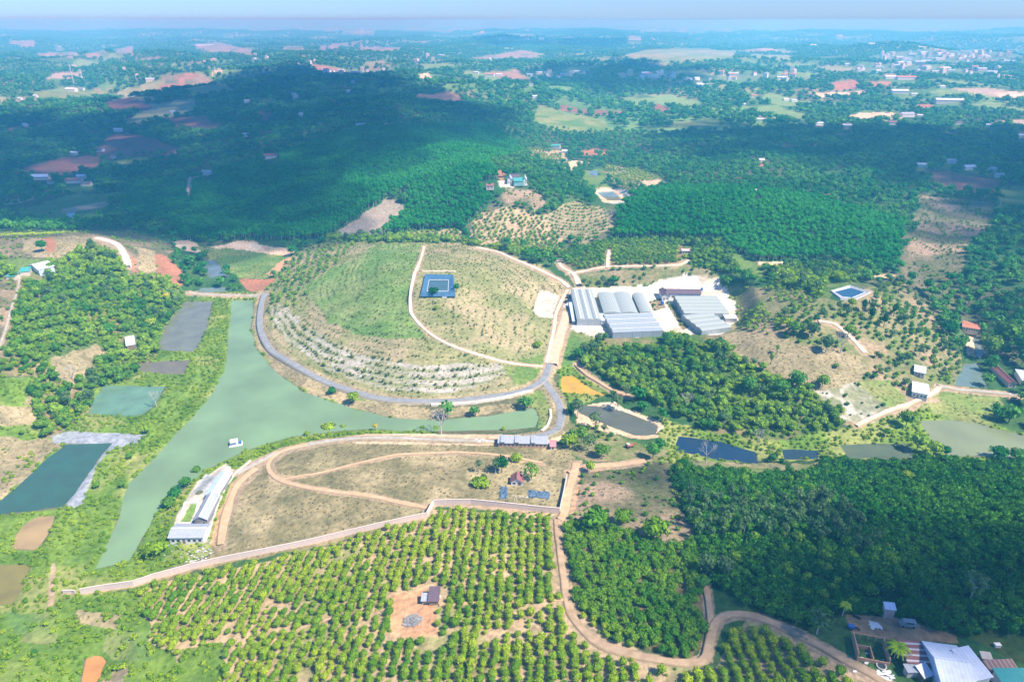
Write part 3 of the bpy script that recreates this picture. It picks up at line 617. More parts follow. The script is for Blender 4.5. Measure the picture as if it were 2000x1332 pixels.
# ================================================================ WATER
def tri_fan(poly):
    """ear clipping"""
    idx = list(range(len(poly))); a = sum(poly[i][0]*poly[(i+1) % len(poly)][1]-poly[(i+1) % len(poly)][0]*poly[i][1] for i in idx)
    if a < 0: idx.reverse()
    tris = []; cr = lambda o, p, q: (p[0]-o[0])*(q[1]-o[1])-(p[1]-o[1])*(q[0]-o[0]); g = 0
    while len(idx) > 3 and g < 3000:
        g += 1; done = False
        for k in range(len(idx)):
            i, j, l = idx[k-1], idx[k], idx[(k+1) % len(idx)]
            if cr(poly[i], poly[j], poly[l]) <= 0: continue
            if any(cr(poly[i], poly[j], poly[m]) >= 0 and cr(poly[j], poly[l], poly[m]) >= 0 and cr(poly[l], poly[i], poly[m]) >= 0 for m in idx if m not in (i, j, l)): continue
            tris.append((i, j, l)); idx.pop(k); done = True; break
        if not done: idx.pop(0)
    tris.append(tuple(idx)); return tris
def water_mat(name, c, wp=np.zeros((2, 2))):
    m, nd, lk = newmat(name); b = nd.new("ShaderNodeBsdfPrincipled")
    cc, src = noise_mix(nd, lk, c, tuple(v*.66+.016 for v in c), .035 if np.ptp(wp[:, 0]) > 60 else .12, 4, 'pos', .3, .7); lk.new(cc, b.inputs['Base Color'])
    b.inputs['Roughness'].default_value = .09; b.inputs['IOR'].default_value = 1.33; b.inputs['Specular IOR Level'].default_value = .5
    n = nd.new("ShaderNodeTexNoise"); n.inputs['Scale'].default_value = .9; n.inputs['Detail'].default_value = 3; lk.new(src, n.inputs['Vector'])
    bp = nd.new("ShaderNodeBump"); bp.inputs['Strength'].default_value = .12; bp.inputs['Distance'].default_value = .1; lk.new(n.outputs[0], bp.inputs['Height']); lk.new(bp.outputs[0], b.inputs['Normal'])
    out(nd, lk, b.outputs[0]); return m
for nm, lv, c, pg, wp in PONDS:
    # the sheet runs a little under the banks so the ground itself draws the shoreline
    cen = wp.mean(0); dn = wp.copy()
    nx = np.roll(dn, -1, 0)-np.roll(dn, 1, 0); nrm = np.stack([nx[:, 1], -nx[:, 0]], 1); nrm /= np.linalg.norm(nrm, axis=1)[:, None]+1e-9
    ar = np.sum(dn[:, 0]*np.roll(dn[:, 1], -1)-np.roll(dn[:, 0], -1)*dn[:, 1]); nrm *= 1 if ar > 0 else -1
    dn = dn+nrm*.35
    o = mesh_obj(nm, [(p[0], p[1], lv) for p in dn], tri_fan([tuple(p) for p in dn]), water_mat("water_"+nm, c, wp)); tag(o, kind='structure')

# ================================================================ ROADS
def road_mat(name, ca, cb, verge=None):
    """packed earth with a weedy crown between the wheel tracks and crumbling verges"""
    m, nd, lk = newmat(name); b = nd.new("ShaderNodeBsdfPrincipled"); b.inputs['Roughness'].default_value = .95; b.inputs['Specular IOR Level'].default_value = .1
    c, src = noise_mix(nd, lk, ca, cb, .35, 5, 'pos')
    if verge:
        u = nd.new("ShaderNodeAttribute"); u.attribute_name = "across"
        n = nd.new("ShaderNodeTexNoise"); n.inputs['Scale'].default_value = .9; n.inputs['Detail'].default_value = 4; lk.new(src, n.inputs['Vector'])
        ad = nd.new("ShaderNodeMath"); ad.operation = 'MULTIPLY_ADD'; ad.inputs[1].default_value = .9; lk.new(n.outputs[0], ad.inputs[0]); lk.new(u.outputs['Fac'], ad.inputs[2])
        r = nd.new("ShaderNodeMapRange"); r.inputs[1].default_value = 1.05; r.inputs[2].default_value = 1.45; r.inputs[4].default_value = .9; lk.new(ad.outputs[0], r.inputs[0])
        mx = nd.new("ShaderNodeMix"); mx.data_type = 'RGBA'; mx.inputs[7].default_value = (*verge, 1); lk.new(c, mx.inputs[6]); lk.new(r.outputs[0], mx.inputs[0]); c = mx.outputs[2]
    lk.new(c, b.inputs['Base Color']); out(nd, lk, b.outputs[0]); return m
RM = {'asphalt': road_mat("asphalt", (.29,.305,.325), (.22,.235,.255), (.33,.29,.20)), 'concrete': road_mat("concrete_paving", (.78,.76,.72), (.64,.62,.58)),
      'greydirt': road_mat("grey_dirt", (.46,.44,.40), (.34,.31,.26), (.32,.29,.17)), 'pale': road_mat("pale_dirt", (.78,.68,.54), (.60,.48,.34), (.42,.36,.22)),
      'dirt': road_mat("compacted_dirt", (.66,.50,.36), (.56,.42,.30), (.40,.33,.20)), 'orange': road_mat("orange_dirt", (.64,.42,.26), (.52,.34,.20), (.42,.31,.18)),
      'track': road_mat("brown_dirt", (.52,.37,.24), (.38,.27,.17), (.32,.25,.14))}
def smooth_line(p, step=2.0):
    q = [p[0]]
    for i in range(len(p)-1):
        p0 = p[max(i-1, 0)]; p1 = p[i]; p2 = p[i+1]; p3 = p[min(i+2, len(p)-1)]
        n = max(2, int(np.hypot(*(p2-p1))/step))
        for k in range(1, n+1):
            t = k/n; q.append(.5*((2*p1)+(-p0+p2)*t+(2*p0-5*p1+4*p2-p3)*t*t+(-p0+3*p1-3*p2+p3)*t**3))
    return np.array(q)
def ribbon(name, kind, wd, pts, lift=.22, link=True):
    g = on_ground(*P(pts).T)[:, :2]; c = smooth_line(g); d = np.gradient(c, axis=0); d /= np.linalg.norm(d, axis=1)[:, None]+1e-9
    nrm = np.stack([-d[:, 1], d[:, 0]], 1); wv = wd*(1+.42*(fbm(c[:, 0], c[:, 1], 9, 2, 4)-.5)*(0 if kind in ('asphalt', 'concrete') else 1.6))
    cols = 9; vs = []
    for j in range(cols):
        s = (j/(cols-1)-.5)*wv; q = c+nrm*s[:, None]; zz = H(q[:, 0], q[:, 1])+lift-(.3 if j in (0, cols-1) else 0); vs.append(np.stack([q[:, 0], q[:, 1], zz], 1))
    vs = np.array(vs); zc = vs[1:cols-1, :, 2].max(0)
    vs[1:cols-1, :, 2] = zc; n = len(c); AC = np.tile([1, .82, .35, .2, .62 if kind in ('track', 'orange', 'greydirt') else .2, .2, .35, .82, 1], n); v = vs.transpose(1, 0, 2).reshape(-1, 3)
    f = [(i*cols+j, i*cols+j+1, (i+1)*cols+j+1, (i+1)*cols+j) for i in range(n-1) for j in range(cols-1)]
    f = [q[::-1] for q in f]
    o = mesh_obj(name, v, f, RM[kind], smooth=True); a = o.data.attributes.new('across', 'FLOAT', 'POINT'); a.data.foreach_set('value', AC.astype(np.float32)); return tag(o, kind='structure')
for i, (nm, k, wd, s) in enumerate(ROADS): ribbon(nm, k, wd, s, lift=.20+.012*i)
# ================================================================ PLANTS
def ico(sub=2):
    import bmesh
    bm = bmesh.new(); bmesh.ops.create_icosphere(bm, subdivisions=sub, radius=1); v = np.array([q.co[:] for q in bm.verts]); f = [tuple(l.index for l in q.verts) for q in bm.faces]; bm.free(); return v, f
ICO = {k: ico(k) for k in (1, 2)}
BARK = surf("bark", (.20,.16,.12), (.13,.10,.08), 2, .95, .1, coord='obj'); PALEBARK = surf("pale_bark", (.55,.52,.47), (.42,.39,.35), 2, .9, .1, coord='obj')
FM = {
 'lime':   foliage("orchard_leaves", (.12,.27,.02), (.33,.43,.035), .03),
 'coffee': foliage("coffee_leaves", (.06,.21,.016), (.18,.33,.03), .05),
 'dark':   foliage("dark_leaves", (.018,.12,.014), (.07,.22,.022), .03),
 'teal':   foliage("rubber_leaves", (.015,.20,.035), (.06,.32,.05), .012),
 'woods':  foliage("wood_leaves", (.02,.16,.035), (.10,.28,.05), .012),
 'hill':   foliage("hillside_leaves", (.05,.19,.03), (.25,.40,.045), .016),
 'bank':   foliage("bank_leaves", (.13,.27,.015), (.30,.42,.035), .05),
 'vivid':  foliage("bright_leaves", (.20,.34,.02), (.26,.38,.03), .05),
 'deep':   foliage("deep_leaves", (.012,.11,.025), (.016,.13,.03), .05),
 'yellow': foliage("yellow_leaves", (.50,.42,.04), (.42,.40,.06), .05),
 'greygr': foliage("grey_green_leaves", (.06,.15,.06), (.115,.20,.085), .05),
 'dry':    foliage("dry_stems", (.48,.42,.26), (.36,.33,.18), .05, .45, (1.15,1.12,1.0)),
 'drygreen': foliage("sapling_leaves", (.16,.24,.06), (.28,.34,.12), .05, .4),
}
def crown_mesh(name, mat, rx, rz, zc, sub=1, leaves=60, ls=.35, lump=.28, trunk=None, tmat=None, n_lobe=6, seed=0, link=False, fill=.86, cone=0.):
    """crown: a lumpy closed core wrapped in loose leaf sprays; optional short tapered trunk in the same mesh"""
    g = np.random.default_rng(seed+11); v, f = ICO[sub]; v = v.copy()
    lobes = g.normal(size=(n_lobe, 3)); lobes /= np.linalg.norm(lobes, axis=1)[:, None]; lobes[:, 2] = np.abs(lobes[:, 2])*.8
    k = np.max(v @ lobes.T, axis=1); r = (1-lump)+lump*1.3*np.clip(k, 0, 1)**3 + g.uniform(-.07, .07, len(v))
    def shape(p):
        q = p*np.array([rx, rx, rz]); t = np.clip(q[..., 2:3]/rz, -1, 1)
        s = 1-cone*np.clip(t*.5+.5, 0, 1); return np.concatenate([q[..., :2]*s, q[..., 2:3]], -1)
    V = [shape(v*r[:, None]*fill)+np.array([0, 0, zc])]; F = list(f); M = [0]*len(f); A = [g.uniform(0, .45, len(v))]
    base = len(v)
    if leaves:
        c = g.normal(size=(leaves, 3)); c /= np.linalg.norm(c, axis=1)[:, None]; c[:, 2] = np.where(c[:, 2] < -.35, -c[:, 2], c[:, 2])
        kk = np.max(c @ lobes.T, axis=1); rad = ((1-lump)+lump*1.3*np.clip(kk, 0, 1)**3)*g.uniform(.86, 1.14, leaves)
        cen = shape(c*rad[:, None])+np.array([0, 0, zc])
        nrm = c+g.normal(size=c.shape)*.55; nrm /= np.linalg.norm(nrm, axis=1)[:, None]
        u = np.cross(nrm, g.normal(size=c.shape)); u /= np.linalg.norm(u, axis=1)[:, None]; w_ = np.cross(nrm, u)
        s = ls*g.uniform(.6, 1.3, leaves)[:, None]; q = g.uniform(.5, 1, (leaves, 1))
        V.append(np.stack([cen-u*s, cen-w_*s*q, cen+u*s, cen+w_*s*q], 1).reshape(-1, 3))
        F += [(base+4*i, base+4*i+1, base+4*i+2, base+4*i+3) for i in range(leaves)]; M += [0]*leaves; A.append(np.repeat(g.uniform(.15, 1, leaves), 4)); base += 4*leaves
    if trunk:
        b = MB(); b.tube((0, 0, -.5), (0, 0, trunk[1]), trunk[0], trunk[0]*.6, 5)
        for i in range(3):
            a = i*2.1+seed; b.tube((0, 0, trunk[1]*.75), (math.cos(a)*rx*.5, math.sin(a)*rx*.5, zc), trunk[0]*.5, trunk[0]*.2, 4)
        V.append(np.array(b.v)); F += [tuple(i+base for i in q) for q in b.f]; M += [1]*len(b.f); A.append(np.zeros(len(b.v)))
    o = mesh_obj(name, np.concatenate(V), F, [mat]+([tmat or BARK] if trunk else []), None, M, False, link)
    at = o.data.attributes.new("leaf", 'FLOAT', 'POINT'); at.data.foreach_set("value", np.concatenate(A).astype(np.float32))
    o.data.polygons.foreach_set("use_smooth", [len(p.vertices) == 3 and p.material_index == 0 for p in o.data.polygons]); return o
def tuft_mesh(name, mat, r, h, n=14, seed=0, spread=.6):
    """grass / straw tuft or sapling: narrow blades fanning from the root"""
    g = np.random.default_rng(seed+5); V = []; F = []; A = []
    for i in range(n):
        a = g.uniform(0, 6.283); rr = g.uniform(0, r*.45); p = np.array([math.cos(a)*rr, math.sin(a)*rr, -.05]); ln = g.uniform(.6, 1.1)
        t = p+np.array([math.cos(a)*r*spread*ln, math.sin(a)*r*spread*ln, h*ln]); s = np.array([-math.sin(a), math.cos(a), 0])*r*.22
        b = len(V); V += [p-s, p+s, t+s*.4, t-s*.4]; F.append((b, b+1, b+2, b+3)); A += [g.uniform(.2, 1)]*4
    o = mesh_obj(name, V, F, mat, link=False); at = o.data.attributes.new("leaf", 'FLOAT', 'POINT'); at.data.foreach_set("value", np.array(A, np.float32)); return o
def fam(pre, n, *a, **k): return [crown_mesh(pre, *a, seed=s*7+len(pre), **k) for s in range(n)]
PR = {
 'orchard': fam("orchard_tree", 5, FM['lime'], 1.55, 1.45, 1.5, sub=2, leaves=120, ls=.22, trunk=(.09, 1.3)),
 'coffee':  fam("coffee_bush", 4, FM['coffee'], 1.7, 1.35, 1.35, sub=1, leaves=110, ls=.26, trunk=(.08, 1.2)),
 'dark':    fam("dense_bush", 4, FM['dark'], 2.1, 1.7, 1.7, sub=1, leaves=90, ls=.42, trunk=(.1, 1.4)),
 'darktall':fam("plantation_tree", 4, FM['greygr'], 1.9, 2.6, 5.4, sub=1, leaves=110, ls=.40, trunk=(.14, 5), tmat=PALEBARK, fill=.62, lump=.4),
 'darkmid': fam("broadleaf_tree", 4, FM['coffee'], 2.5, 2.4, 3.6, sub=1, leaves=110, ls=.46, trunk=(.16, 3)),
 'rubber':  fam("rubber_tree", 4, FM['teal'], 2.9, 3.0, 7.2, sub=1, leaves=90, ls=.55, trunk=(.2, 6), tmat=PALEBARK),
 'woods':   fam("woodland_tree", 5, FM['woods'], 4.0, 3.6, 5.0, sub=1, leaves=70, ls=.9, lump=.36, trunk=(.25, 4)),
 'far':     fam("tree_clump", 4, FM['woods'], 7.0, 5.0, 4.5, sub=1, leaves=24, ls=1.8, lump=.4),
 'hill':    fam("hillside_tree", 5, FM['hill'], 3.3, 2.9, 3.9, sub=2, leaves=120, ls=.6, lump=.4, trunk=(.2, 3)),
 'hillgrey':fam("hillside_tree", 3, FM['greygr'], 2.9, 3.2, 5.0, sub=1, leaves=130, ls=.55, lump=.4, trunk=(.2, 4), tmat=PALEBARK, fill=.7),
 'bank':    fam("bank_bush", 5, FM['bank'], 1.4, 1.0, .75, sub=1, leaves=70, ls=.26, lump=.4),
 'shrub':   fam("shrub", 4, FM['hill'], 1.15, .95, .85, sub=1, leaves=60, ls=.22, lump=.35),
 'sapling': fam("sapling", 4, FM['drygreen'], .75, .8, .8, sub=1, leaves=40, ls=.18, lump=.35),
 'tuft':    [tuft_mesh("dry_tuft", FM['dry'], .7, .75, 16, s) for s in range(3)],
 'gtuft':   [tuft_mesh("green_tuft", FM['drygreen'], .7, .7, 16, s) for s in range(3)],
}
_gn = {}
def scatter_group(protos):
    key = tuple(o.name for o in protos)
    if key in _gn: return _gn[key]
    c = D.collections.new("plants_"+protos[0].name); [c.objects.link(o) for o in protos]
    ng = D.node_groups.new("scatter", 'GeometryNodeTree'); ng.interface.new_socket("Geometry", in_out='INPUT', socket_type='NodeSocketGeometry'); ng.interface.new_socket("Geometry", in_out='OUTPUT', socket_type='NodeSocketGeometry')
    N = ng.nodes; L = ng.links; gi = N.new("NodeGroupInput"); go = N.new("NodeGroupOutput"); ci = N.new("GeometryNodeCollectionInfo"); ci.inputs[0].default_value = c; ci.inputs[1].default_value = True; ci.inputs[2].default_value = True
    ip = N.new("GeometryNodeInstanceOnPoints"); ip.inputs['Pick Instance'].default_value = True
    def na(nm, ty):
        a = N.new("GeometryNodeInputNamedAttribute"); a.data_type = ty; a.inputs[0].default_value = nm; return a.outputs[0]
    L.new(gi.outputs[0], ip.inputs['Points']); L.new(ci.outputs[0], ip.inputs['Instance']); L.new(na("pid", 'INT'), ip.inputs['Instance Index'])
    L.new(na("rot", 'FLOAT_VECTOR'), ip.inputs['Rotation']); L.new(na("scl", 'FLOAT_VECTOR'), ip.inputs['Scale']); L.new(ip.outputs[0], go.inputs[0]); _gn[key] = ng; return ng
def stuff(name, label, cat, protos, pts, scl, rot, pid, group=None):
    if len(pts) == 0: return None
    me = D.meshes.new(name); me.vertices.add(len(pts)); me.vertices.foreach_set("co", np.asarray(pts, np.float32).ravel())
    a = me.attributes.new("pid", 'INT', 'POINT'); a.data.foreach_set("value", pid.astype(np.int32))
    a = me.attributes.new("rot", 'FLOAT_VECTOR', 'POINT'); a.data.foreach_set("vector", np.stack([np.zeros(len(rot)), np.zeros(len(rot)), rot], 1).astype(np.float32).ravel())
    a = me.attributes.new("scl", 'FLOAT_VECTOR', 'POINT'); a.data.foreach_set("vector", scl.astype(np.float32).ravel())
    o = D.objects.new(name, me); COL.objects.link(o); md = o.modifiers.new("scatter", 'NODES'); md.node_group = scatter_group(protos)
    return tag(o, label, cat, group, 'stuff')
def plot_r(x, y):
    wx = x+140*(fbm(x, y, 300, 2, 3)-.5); wy = y+140*(fbm(x, y, 300, 2, 4)-.5); return _hash(np.floor((wx*.9+wy*.35)/95), np.floor((wy*.9-wx*.35)/(95*1.7)), 31)
def cand(y0, y1, dx, dy, ang, jit, cut=1.0, seed=1):
    """planting grid over the wedge of land between two distances"""
    g = np.random.default_rng(seed); hw = 1.02*(y1+60)*cut; c, s = math.cos(ang), math.sin(ang); ex = hw+abs((y1-y0)*s)+10; my = (y0+y1)/2; ey = (y1-y0)/2+abs(hw*s)+10
    u = np.arange(-ex, ex, dx); v = np.arange(-ey, ey, dy); U, V = np.meshgrid(u, v); U = U.ravel()+g.uniform(-1, 1, U.size)*jit*dx; V = V.ravel()+g.uniform(-1, 1, V.size)*jit*dy
    x = U*c-V*s; y = my+U*s+V*c; m = (y > y0) & (y < y1) & (np.abs(x) < .98*(y+60)); return x[m], y[m], g
def plant(classes, y0, y1, dx, dy, ang, jit, kind, smin, smax, prob=1.0, clump=None, hgt=3.0, seed=1, cond=None, strip=False):
    x, y, g = cand(y0, y1, dx, dy, ang, jit, seed=seed)
    p = np.full(len(x), prob); 
    if clump: p = p*sstep(clump[1]-.06, clump[1]+.06, fbm(x, y, clump[0], 3, seed+200))
    m = g.random(len(x)) < p; x, y = x[m], y[m]
    z = H(x, y); cid, px, py, dep = lookup(x, y, z)
    ok = np.isin(cid, [CLS[c][0] for c in classes]) & (px > -160) & (px < 2160) & (py < 1460) & (py > 30)
    # nothing tall may stand where its top would hang over a road, a pond or a yard
    _, _, _, _ = 0, 0, 0, 0
    qx, qy, _d = project(x, y, z+hgt*smax*.85); nv = NOVEG[np.clip(qy, 0, CH-1).astype(int), np.clip(qx-X0, 0, CW-1).astype(int)] | NOVEG[np.clip(py, 0, CH-1).astype(int), np.clip(px-X0, 0, CW-1).astype(int)]; ok &= ~(nv & (hgt > 1.2)); mm = MAN[np.clip(qy, 0, CH-1).astype(int), np.clip(qx-X0, 0, CW-1).astype(int)]; ok &= ~(((mm == 254) & (hgt > 2)) | ((mm > 0) & (hgt > 2)))
    if cond is not None: ok &= cond(x, y, z)
    x, y, z, dep = x[ok], y[ok], z[ok], dep[ok]
    n = len(x); s = g.uniform(smin, smax, n); sc = np.stack([s*g.uniform(.88, 1.12, n), s*g.uniform(.88, 1.12, n), s*g.uniform(.85, 1.15, n)], 1)
    return dict(p=np.stack([x, y, z-.05], 1), s=sc, r=g.uniform(0, 6.28, n), i=g.integers(0, len(PR[kind]), n), k=kind, d=dep)
def spread(b, name, label, cat, group, n_single=0, one_label=None):
    """the nearest n_single plants are objects of their own, the rest one object"""
    px, py, dep = project(b['p'][:, 0], b['p'][:, 1], b['p'][:, 2]+1); inside_f = (px > 8) & (px < 1992) & (py < 1322) & (py > 0)
    o = np.argsort(np.where(inside_f, b['d'], 1e9))[:min(n_single, int(inside_f.sum()))]; rest = np.ones(len(b['d']), bool); rest[o] = False
    for k in o:
        q = D.objects.new(one_label[0], PR[b['k']][b['i'][k]].data); COL.objects.link(q); q.location = b['p'][k]; q.scale = b['s'][k]; q.rotation_euler = (0, 0, b['r'][k])
        tag(q, one_label[1], one_label[2], one_label[3])
    return stuff(name, label, cat, PR[b['k']], b['p'][rest], b['s'][rest], b['r'][rest], b['i'][rest], group)
near = lambda x, y, z: y < 470
# --- foreground orchard, rows running away from the viewer
b = plant(['orchard'], 90, 330, 3.5, 2.05, R(-2), .16, 'orchard', .58, 1.14, .95, (8, .27), 2.4, 3, near)
spread(b, "orchard_trees", "many small round yellow green fruit trees in straight rows on orange soil", "orchard", None, 300, ("orchard_tree", "small round yellow green fruit tree in the rows of the front orchard", "fruit tree", "fruit trees in the rows of the front orchard"))
b = plant(['coffee'], 90, 330, 2.9, 2.5, R(4), .38, 'coffee', .85, 1.25, .97, None, 2.4, 4)
spread(b, "coffee_bushes", "dense dark green coffee bushes filling the block right of the farm track", "coffee bushes", None, 300, ("coffee_bush", "dark green coffee bush in the dense block right of the winding farm track", "coffee bush", "coffee bushes in the block beside the farm track"))
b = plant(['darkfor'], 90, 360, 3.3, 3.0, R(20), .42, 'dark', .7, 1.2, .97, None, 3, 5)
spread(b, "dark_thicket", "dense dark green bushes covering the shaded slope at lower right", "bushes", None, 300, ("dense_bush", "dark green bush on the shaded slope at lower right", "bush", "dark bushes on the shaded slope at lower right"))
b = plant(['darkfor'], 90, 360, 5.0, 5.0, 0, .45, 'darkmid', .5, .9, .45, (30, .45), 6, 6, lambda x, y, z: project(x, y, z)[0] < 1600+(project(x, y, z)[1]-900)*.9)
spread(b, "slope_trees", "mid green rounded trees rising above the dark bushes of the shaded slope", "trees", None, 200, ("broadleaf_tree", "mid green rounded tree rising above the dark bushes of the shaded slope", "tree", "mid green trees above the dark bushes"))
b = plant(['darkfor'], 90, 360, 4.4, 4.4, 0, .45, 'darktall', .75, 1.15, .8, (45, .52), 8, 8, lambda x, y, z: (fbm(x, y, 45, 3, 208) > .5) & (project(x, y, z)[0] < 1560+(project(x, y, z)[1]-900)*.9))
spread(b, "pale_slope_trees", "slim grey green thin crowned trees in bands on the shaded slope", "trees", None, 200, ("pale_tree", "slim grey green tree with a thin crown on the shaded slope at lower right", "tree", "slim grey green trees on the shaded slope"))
# --- hillsides and woods
W1 = plant(['woodland'], 200, 700, 3.7, 3.7, .3, .48, 'hill', .32, .98, .95, (14, .26), 6, 9)
spread(W1, "hillside_woodland", "bushy green woodland covering the hillsides round the ponds", "woodland", None, 300, ("hillside_tree", "rounded green tree in the bushy woodland of the hillsides", "tree", "rounded green trees of the hillside woodland"))
spread(plant(['woodland'], 200, 700, 8, 8, .1, .46, 'hillgrey', .6, 1.15, .5, (25, .5), 7, 10), "grey_woodland", "thin grey green trees mixed into the hillside woodland", "woodland", None)
spread(plant(['rubber'], 380, 1700, 3.9, 3.7, R(12), .26, 'rubber', .62, .95, 1, None, 11, 11), "rubber_plantation", "even dense blue green tree plantation covering the ridges behind the terraced mound", "plantation", None)
spread(plant(['woods'], 300, 1300, 7.6, 7.6, .2, .46, 'woods', .5, 1.15, .95, (30, .30), 8, 12), "mixed_woods", "mixed green woods and groves over the middle distance", "woods", None)
spread(plant(['woods'], 1300, 3000, 13, 13, .2, .46, 'far', .6, 1.2, .95, (60, .3), 8, 13, lambda x, y, z: plot_r(x, y) < .90), "far_woods", "dark blue green woods over the far hills", "woods", None)
spread(plant(['farmix'], 1300, 5200, 17, 17, .2, .46, 'far', .6, 1.5, .95, (110, .33), 8, 14, lambda x, y, z: plot_r(x, y) < .90), "distant_groves", "distant groves between the fields towards the horizon", "groves", None)
spread(plant(['farmix'], 5200, 11000, 38, 38, .2, .46, 'far', 1.4, 2.6, .9, (300, .38), 8, 15), "horizon_groves", "faint groves on the plain under the horizon", "groves", None)
spread(plant(['woodland'], 200, 700, 2.8, 2.8, .3, .48, 'bank', .6, 1.5, .7, (12, .30), 1.6, 30), "woodland_undergrowth", "low bright green undergrowth between the trees of the hillsides", "undergrowth", None)
spread(plant(['grass', 'straw'], 120, 290, 2.6, 2.6, 0, .48, 'bank', .4, 1.1, .5, (9, .42), 1.2, 31), "weed_bushes", "low weeds and bushes over the grassy corner at lower left", "weeds", None)
# --- orchards and bushes of the middle distance
spread(plant(['orchard'], 330, 1200, 5.0, 4.4, R(20), .25, 'shrub', 1.1, 1.9, .93, (14, .30), 3, 16), "far_orchards", "rows of round green bushes on pale soil on the slopes behind the mound", "orchard", None)
spread(plant(['slope'], 300, 700, 4.8, 4.2, R(-30), .3, 'shrub', .8, 1.9, .85, (22, .36), 3, 17), "slope_orchard", "rows of green bushes on the brown slopes of the right hill", "orchard", None)
spread(plant(['slope'], 300, 700, 9, 9, R(-30), .45, 'hillgrey', .5, .95, .5, (40, .45), 6, 18), "slope_trees", "scattered slim trees on the right hill", "trees", None)
spread(plant(['bank'], 130, 640, 2.3, 2.3, 0, .48, 'bank', .35, .95, .85, (7, .34), 1.6, 19), "bank_growth", "lush bright green bushes and weeds on the dikes between the ponds", "undergrowth", None)
spread(plant(['bank'], 130, 640, 9, 9, 0, .48, 'hill', .3, .7, .2, (20, .48), 4, 20), "dike_shrubs", "larger green shrubs scattered along the dikes", "shrubs", None)
spread(plant(['scrub', 'rocky'], 130, 900, 3.6, 3.6, 0, .48, 'shrub', .5, 1.3, .5, (14, .45), 2, 21), "scrub", "low patchy scrub on the fallow ground", "scrub", None)
spread(plant(['dryhill', 'straw', 'scrub'], 170, 640, 2.1, 2.1, 0, .48, 'tuft', .4, 1.0, .6, (6, .36), 1, 22), "dry_grass", "tufts of dry straw coloured grass on the bare hill and the banks", "dry grass", None)
spread(plant(['mound', 'moundgreen', 'grass', 'terrace'], 290, 640, 2.5, 2.5, 0, .48, 'gtuft', .5, 1.3, .6, (9, .40), 1, 23), "green_tufts", "tufts of pale green grass over the mound", "grass", None)
spread(plant(['meadow', 'grass'], 600, 1300, 16, 16, 0, .48, 'woods', .4, .8, .25, None, 6, 24), "field_trees", "single trees in the far meadows", "trees", None)
def onrow(per, lo):
    def f(x, y, z):
        rho, rr = ring(x, y); ph = np.abs((((1-rho)*rr+2.0*(fbm(x, y, 30, 2, 8)-.5))/per) % 1-.5)*2; return ph > lo
    return f
b = plant(['terrace'], 300, 640, 2.6, 2.6, 0, .48, 'sapling', .7, 1.7, .75, None, 1.5, 25, onrow(6.2, .66))
spread(b, "terrace_saplings", "rows of young green trees along the terraces of the mound", "saplings", None, 260, ("sapling", "young green tree planted in the curving terrace rows of the mound", "sapling", "young trees in the terrace rows of the mound"))
spread(plant(['mound', 'moundgreen'], 300, 640, 2.6, 2.6, 0, .48, 'sapling', .45, 1.1, .75, (20, .34), 1.5, 26, onrow(7.0, .72)), "mound_saplings", "small saplings in rings over the top of the mound", "saplings", None)
spread(plant(['mound'], 450, 640, 6.5, 6.5, R(10), .3, 'shrub', 1.2, 2.0, .9, None, 2.5, 27, lambda x, y, z: project(x, y, z)[0] < 700-(project(x, y, z)[1]-470)*.95), "mound_bushes", "dark rounded bushes in rows on the far left shoulder of the mound", "bushes", None)

spread(plant(['terrtwo'], 400, 1000, 2.6, 2.6, 0, .48, 'shrub', .7, 1.3, .85, None, 2, 32, lambda x, y, z: np.abs((np.hypot(x-T2[0], y-T2[1])/7.0) % 1-.5)*2 > .6), "terrace_bushes", "arcs of bushes along the brown terraces behind the mound", "bushes", None)
spread(plant(['coffee'], 330, 1000, 3.9, 3.6, R(8), .25, 'shrub', 1.3, 2.1, .96, None, 3, 33), "valley_orchard", "dense green orchard rows behind the track junction above the greenhouses", "orchard", None)
spread(plant(['orchard'], 100, 330, 2.4, 2.4, 0, .48, 'bank', .25, .6, .4, (10, .42), 1, 34), "orchard_weeds", "low weeds between the rows of the front orchard", "weeds", None)
# --- single trees one can point at
def tree(px, py, label, h=7, rx=3, leaf='hill', form='round', pale=False, name="broadleaf_tree", sub=2, dens=170):
    g = G(px, py); r = empty(name, (g[0], g[1], g[2]), random.uniform(0, 6)); tag(r, label, "tree"); sd = int(px*7+py)
    b = MB(); tm = PALEBARK if pale else BARK; tr = max(.12, h*.028)
    bare = form == 'bare'
    b.tube((0, 0, -.6), (0, 0, h*.45), tr, tr*.7, 6)
    rg = random.Random(sd)
    def limb(p, d, ln, rad, lev):
        q = p+d*ln; b.tube(p, q, rad, rad*.6, 5 if lev < 2 else 4)
        if lev < (4 if bare else 2):
            for i in range(3 if lev < 3 else 2):
                nd_ = d+np.array([rg.uniform(-1, 1), rg.uniform(-1, 1), rg.uniform(-.1, .7)])*.75; nd_ /= np.linalg.norm(nd_); limb(q, nd_, ln*.72, rad*.55, lev+1)
    for i in range(4):
        a = i*1.6+rg.uniform(-.4, .4); d = np.array([math.cos(a)*.7, math.sin(a)*.7, 1.0]); d /= np.linalg.norm(d); limb(np.array([0, 0, h*.42]), d, h*.24, tr*.6, 0)
    b.build("trunk", tm, r)
    if not bare:
        zc = h*(.62 if form != 'low' else .5); rz = h*(.40 if form != 'low' else .5)
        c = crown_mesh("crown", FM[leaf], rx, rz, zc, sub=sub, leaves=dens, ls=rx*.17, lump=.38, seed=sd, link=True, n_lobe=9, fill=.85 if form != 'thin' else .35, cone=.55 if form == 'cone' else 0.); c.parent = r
    return r
